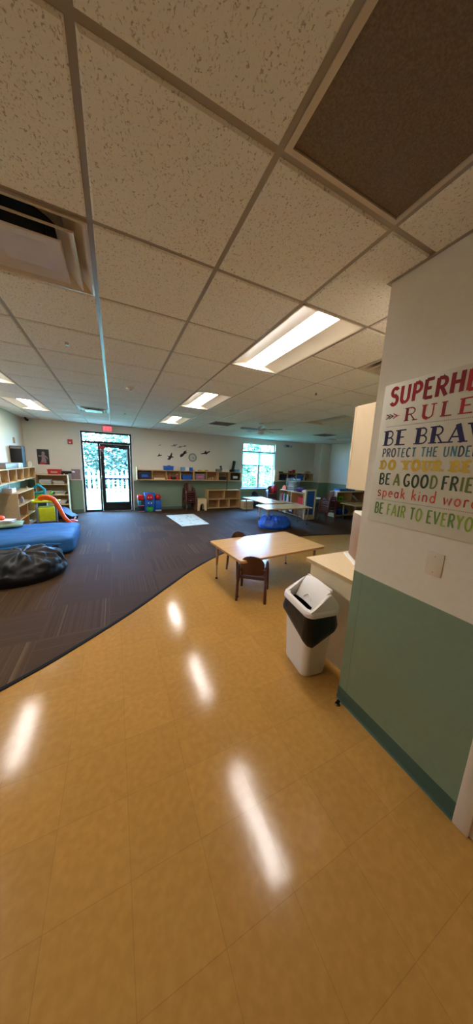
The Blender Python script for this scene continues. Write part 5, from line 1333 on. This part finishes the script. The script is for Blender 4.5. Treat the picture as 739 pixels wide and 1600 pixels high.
line('be_fair_lettering', 'BE FAIR TO EVERYONE', .041, .598, .054, .066, ['ink_mgreen', 'ink_lime'], .0085, .0075, gap=.17, word=.46, wob=.02, colour=lambda i: (0, 0, 1, 1, 0, 1, 0, 1, 0, 0, 1, 0, 1, 1, 0, 1)[i])
for nm, t_, s1 in (('upper_dots', .564, .60), ('lower_dots', .1395, .60)):
    mb = MB(); s = .043
    while s < s1:
        quadstrip(mb, [(s, t_), (s+.0032, t_)], .0034); s += .0078
    mb.build(nm, 'ink_black', poster)
mb = MB()
for x, m in ((.046, 1), (.064, 1), (.088, 0)):
    quadstrip(mb, [(x-.013, .634), (x+.012, .621), (x-.013, .608)], .0058, m)
quadstrip(mb, [(.034, .621), (.112, .621)], .003, 0)
mb.build('left_arrow', ['ink_red', 'ink_black'], poster)
mb = MB()
for x, m in ((.594, 1), (.576, 1), (.556, 0)):
    quadstrip(mb, [(x+.013, .634), (x-.012, .621), (x+.013, .608)], .0058, m)
quadstrip(mb, [(.532, .621), (.606, .621)], .003, 0)
mb.build('right_arrow', ['ink_red', 'ink_black'], poster)

# ------------------------------------------------------------------ daylight, sun, camera
w = bpy.data.worlds.new('sky'); SC.world = w; w.use_nodes = True
N, L = w.node_tree.nodes, w.node_tree.links
sky = N.new('ShaderNodeTexSky'); sky.sky_type = 'NISHITA'; sky.sun_disc = False; sky.sun_elevation = R(48); sky.sun_rotation = R(200)
sky.air_density = 1.0; sky.dust_density = .8; sky.ozone_density = 1.0
L.new(sky.outputs[0], N['Background'].inputs['Color']); N['Background'].inputs['Strength'].default_value = SKY
sl = bpy.data.lights.new('sun', 'SUN'); sl.energy = SUN; sl.angle = R(1.0); sl.color = (1, .96, .9)
so = bpy.data.objects.new('sun', sl); COL.objects.link(so); so.rotation_euler = (R(42), 0, R(-25))

cam = bpy.data.cameras.new('camera'); co = bpy.data.objects.new('camera', cam); COL.objects.link(co); SC.camera = co
cam.sensor_fit = 'VERTICAL'; cam.sensor_height = 36; cam.lens = 36*399.494/1600; cam.clip_start = .02; cam.clip_end = 300
pitch, roll, yaw = .185329975, .0399656638, .446770792
f = Vector((sin(yaw)*cos(pitch), cos(yaw)*cos(pitch), -sin(pitch)))
r0 = Vector((cos(yaw), -sin(yaw), 0)); u0 = r0.cross(f)
r = cos(roll)*r0+sin(roll)*u0; u = r.cross(f)
co.matrix_world = Matrix(((r.x, u.x, -f.x, 0), (r.y, u.y, -f.y, 0), (r.z, u.z, -f.z, CAMZ), (0, 0, 0, 1)))

vs = SC.view_settings; vs.view_transform = 'Standard'; vs.look = 'None'; vs.gamma = 1; vs.use_curve_mapping = False; vs.exposure = EXPO
SC.cycles.use_denoising = True
SC.cycles.max_bounces = 10; SC.cycles.diffuse_bounces = 6; SC.cycles.transparent_max_bounces = 12
SC.cycles.caustics_reflective = False; SC.cycles.caustics_refractive = False
SC.cycles.sample_clamp_indirect = 6
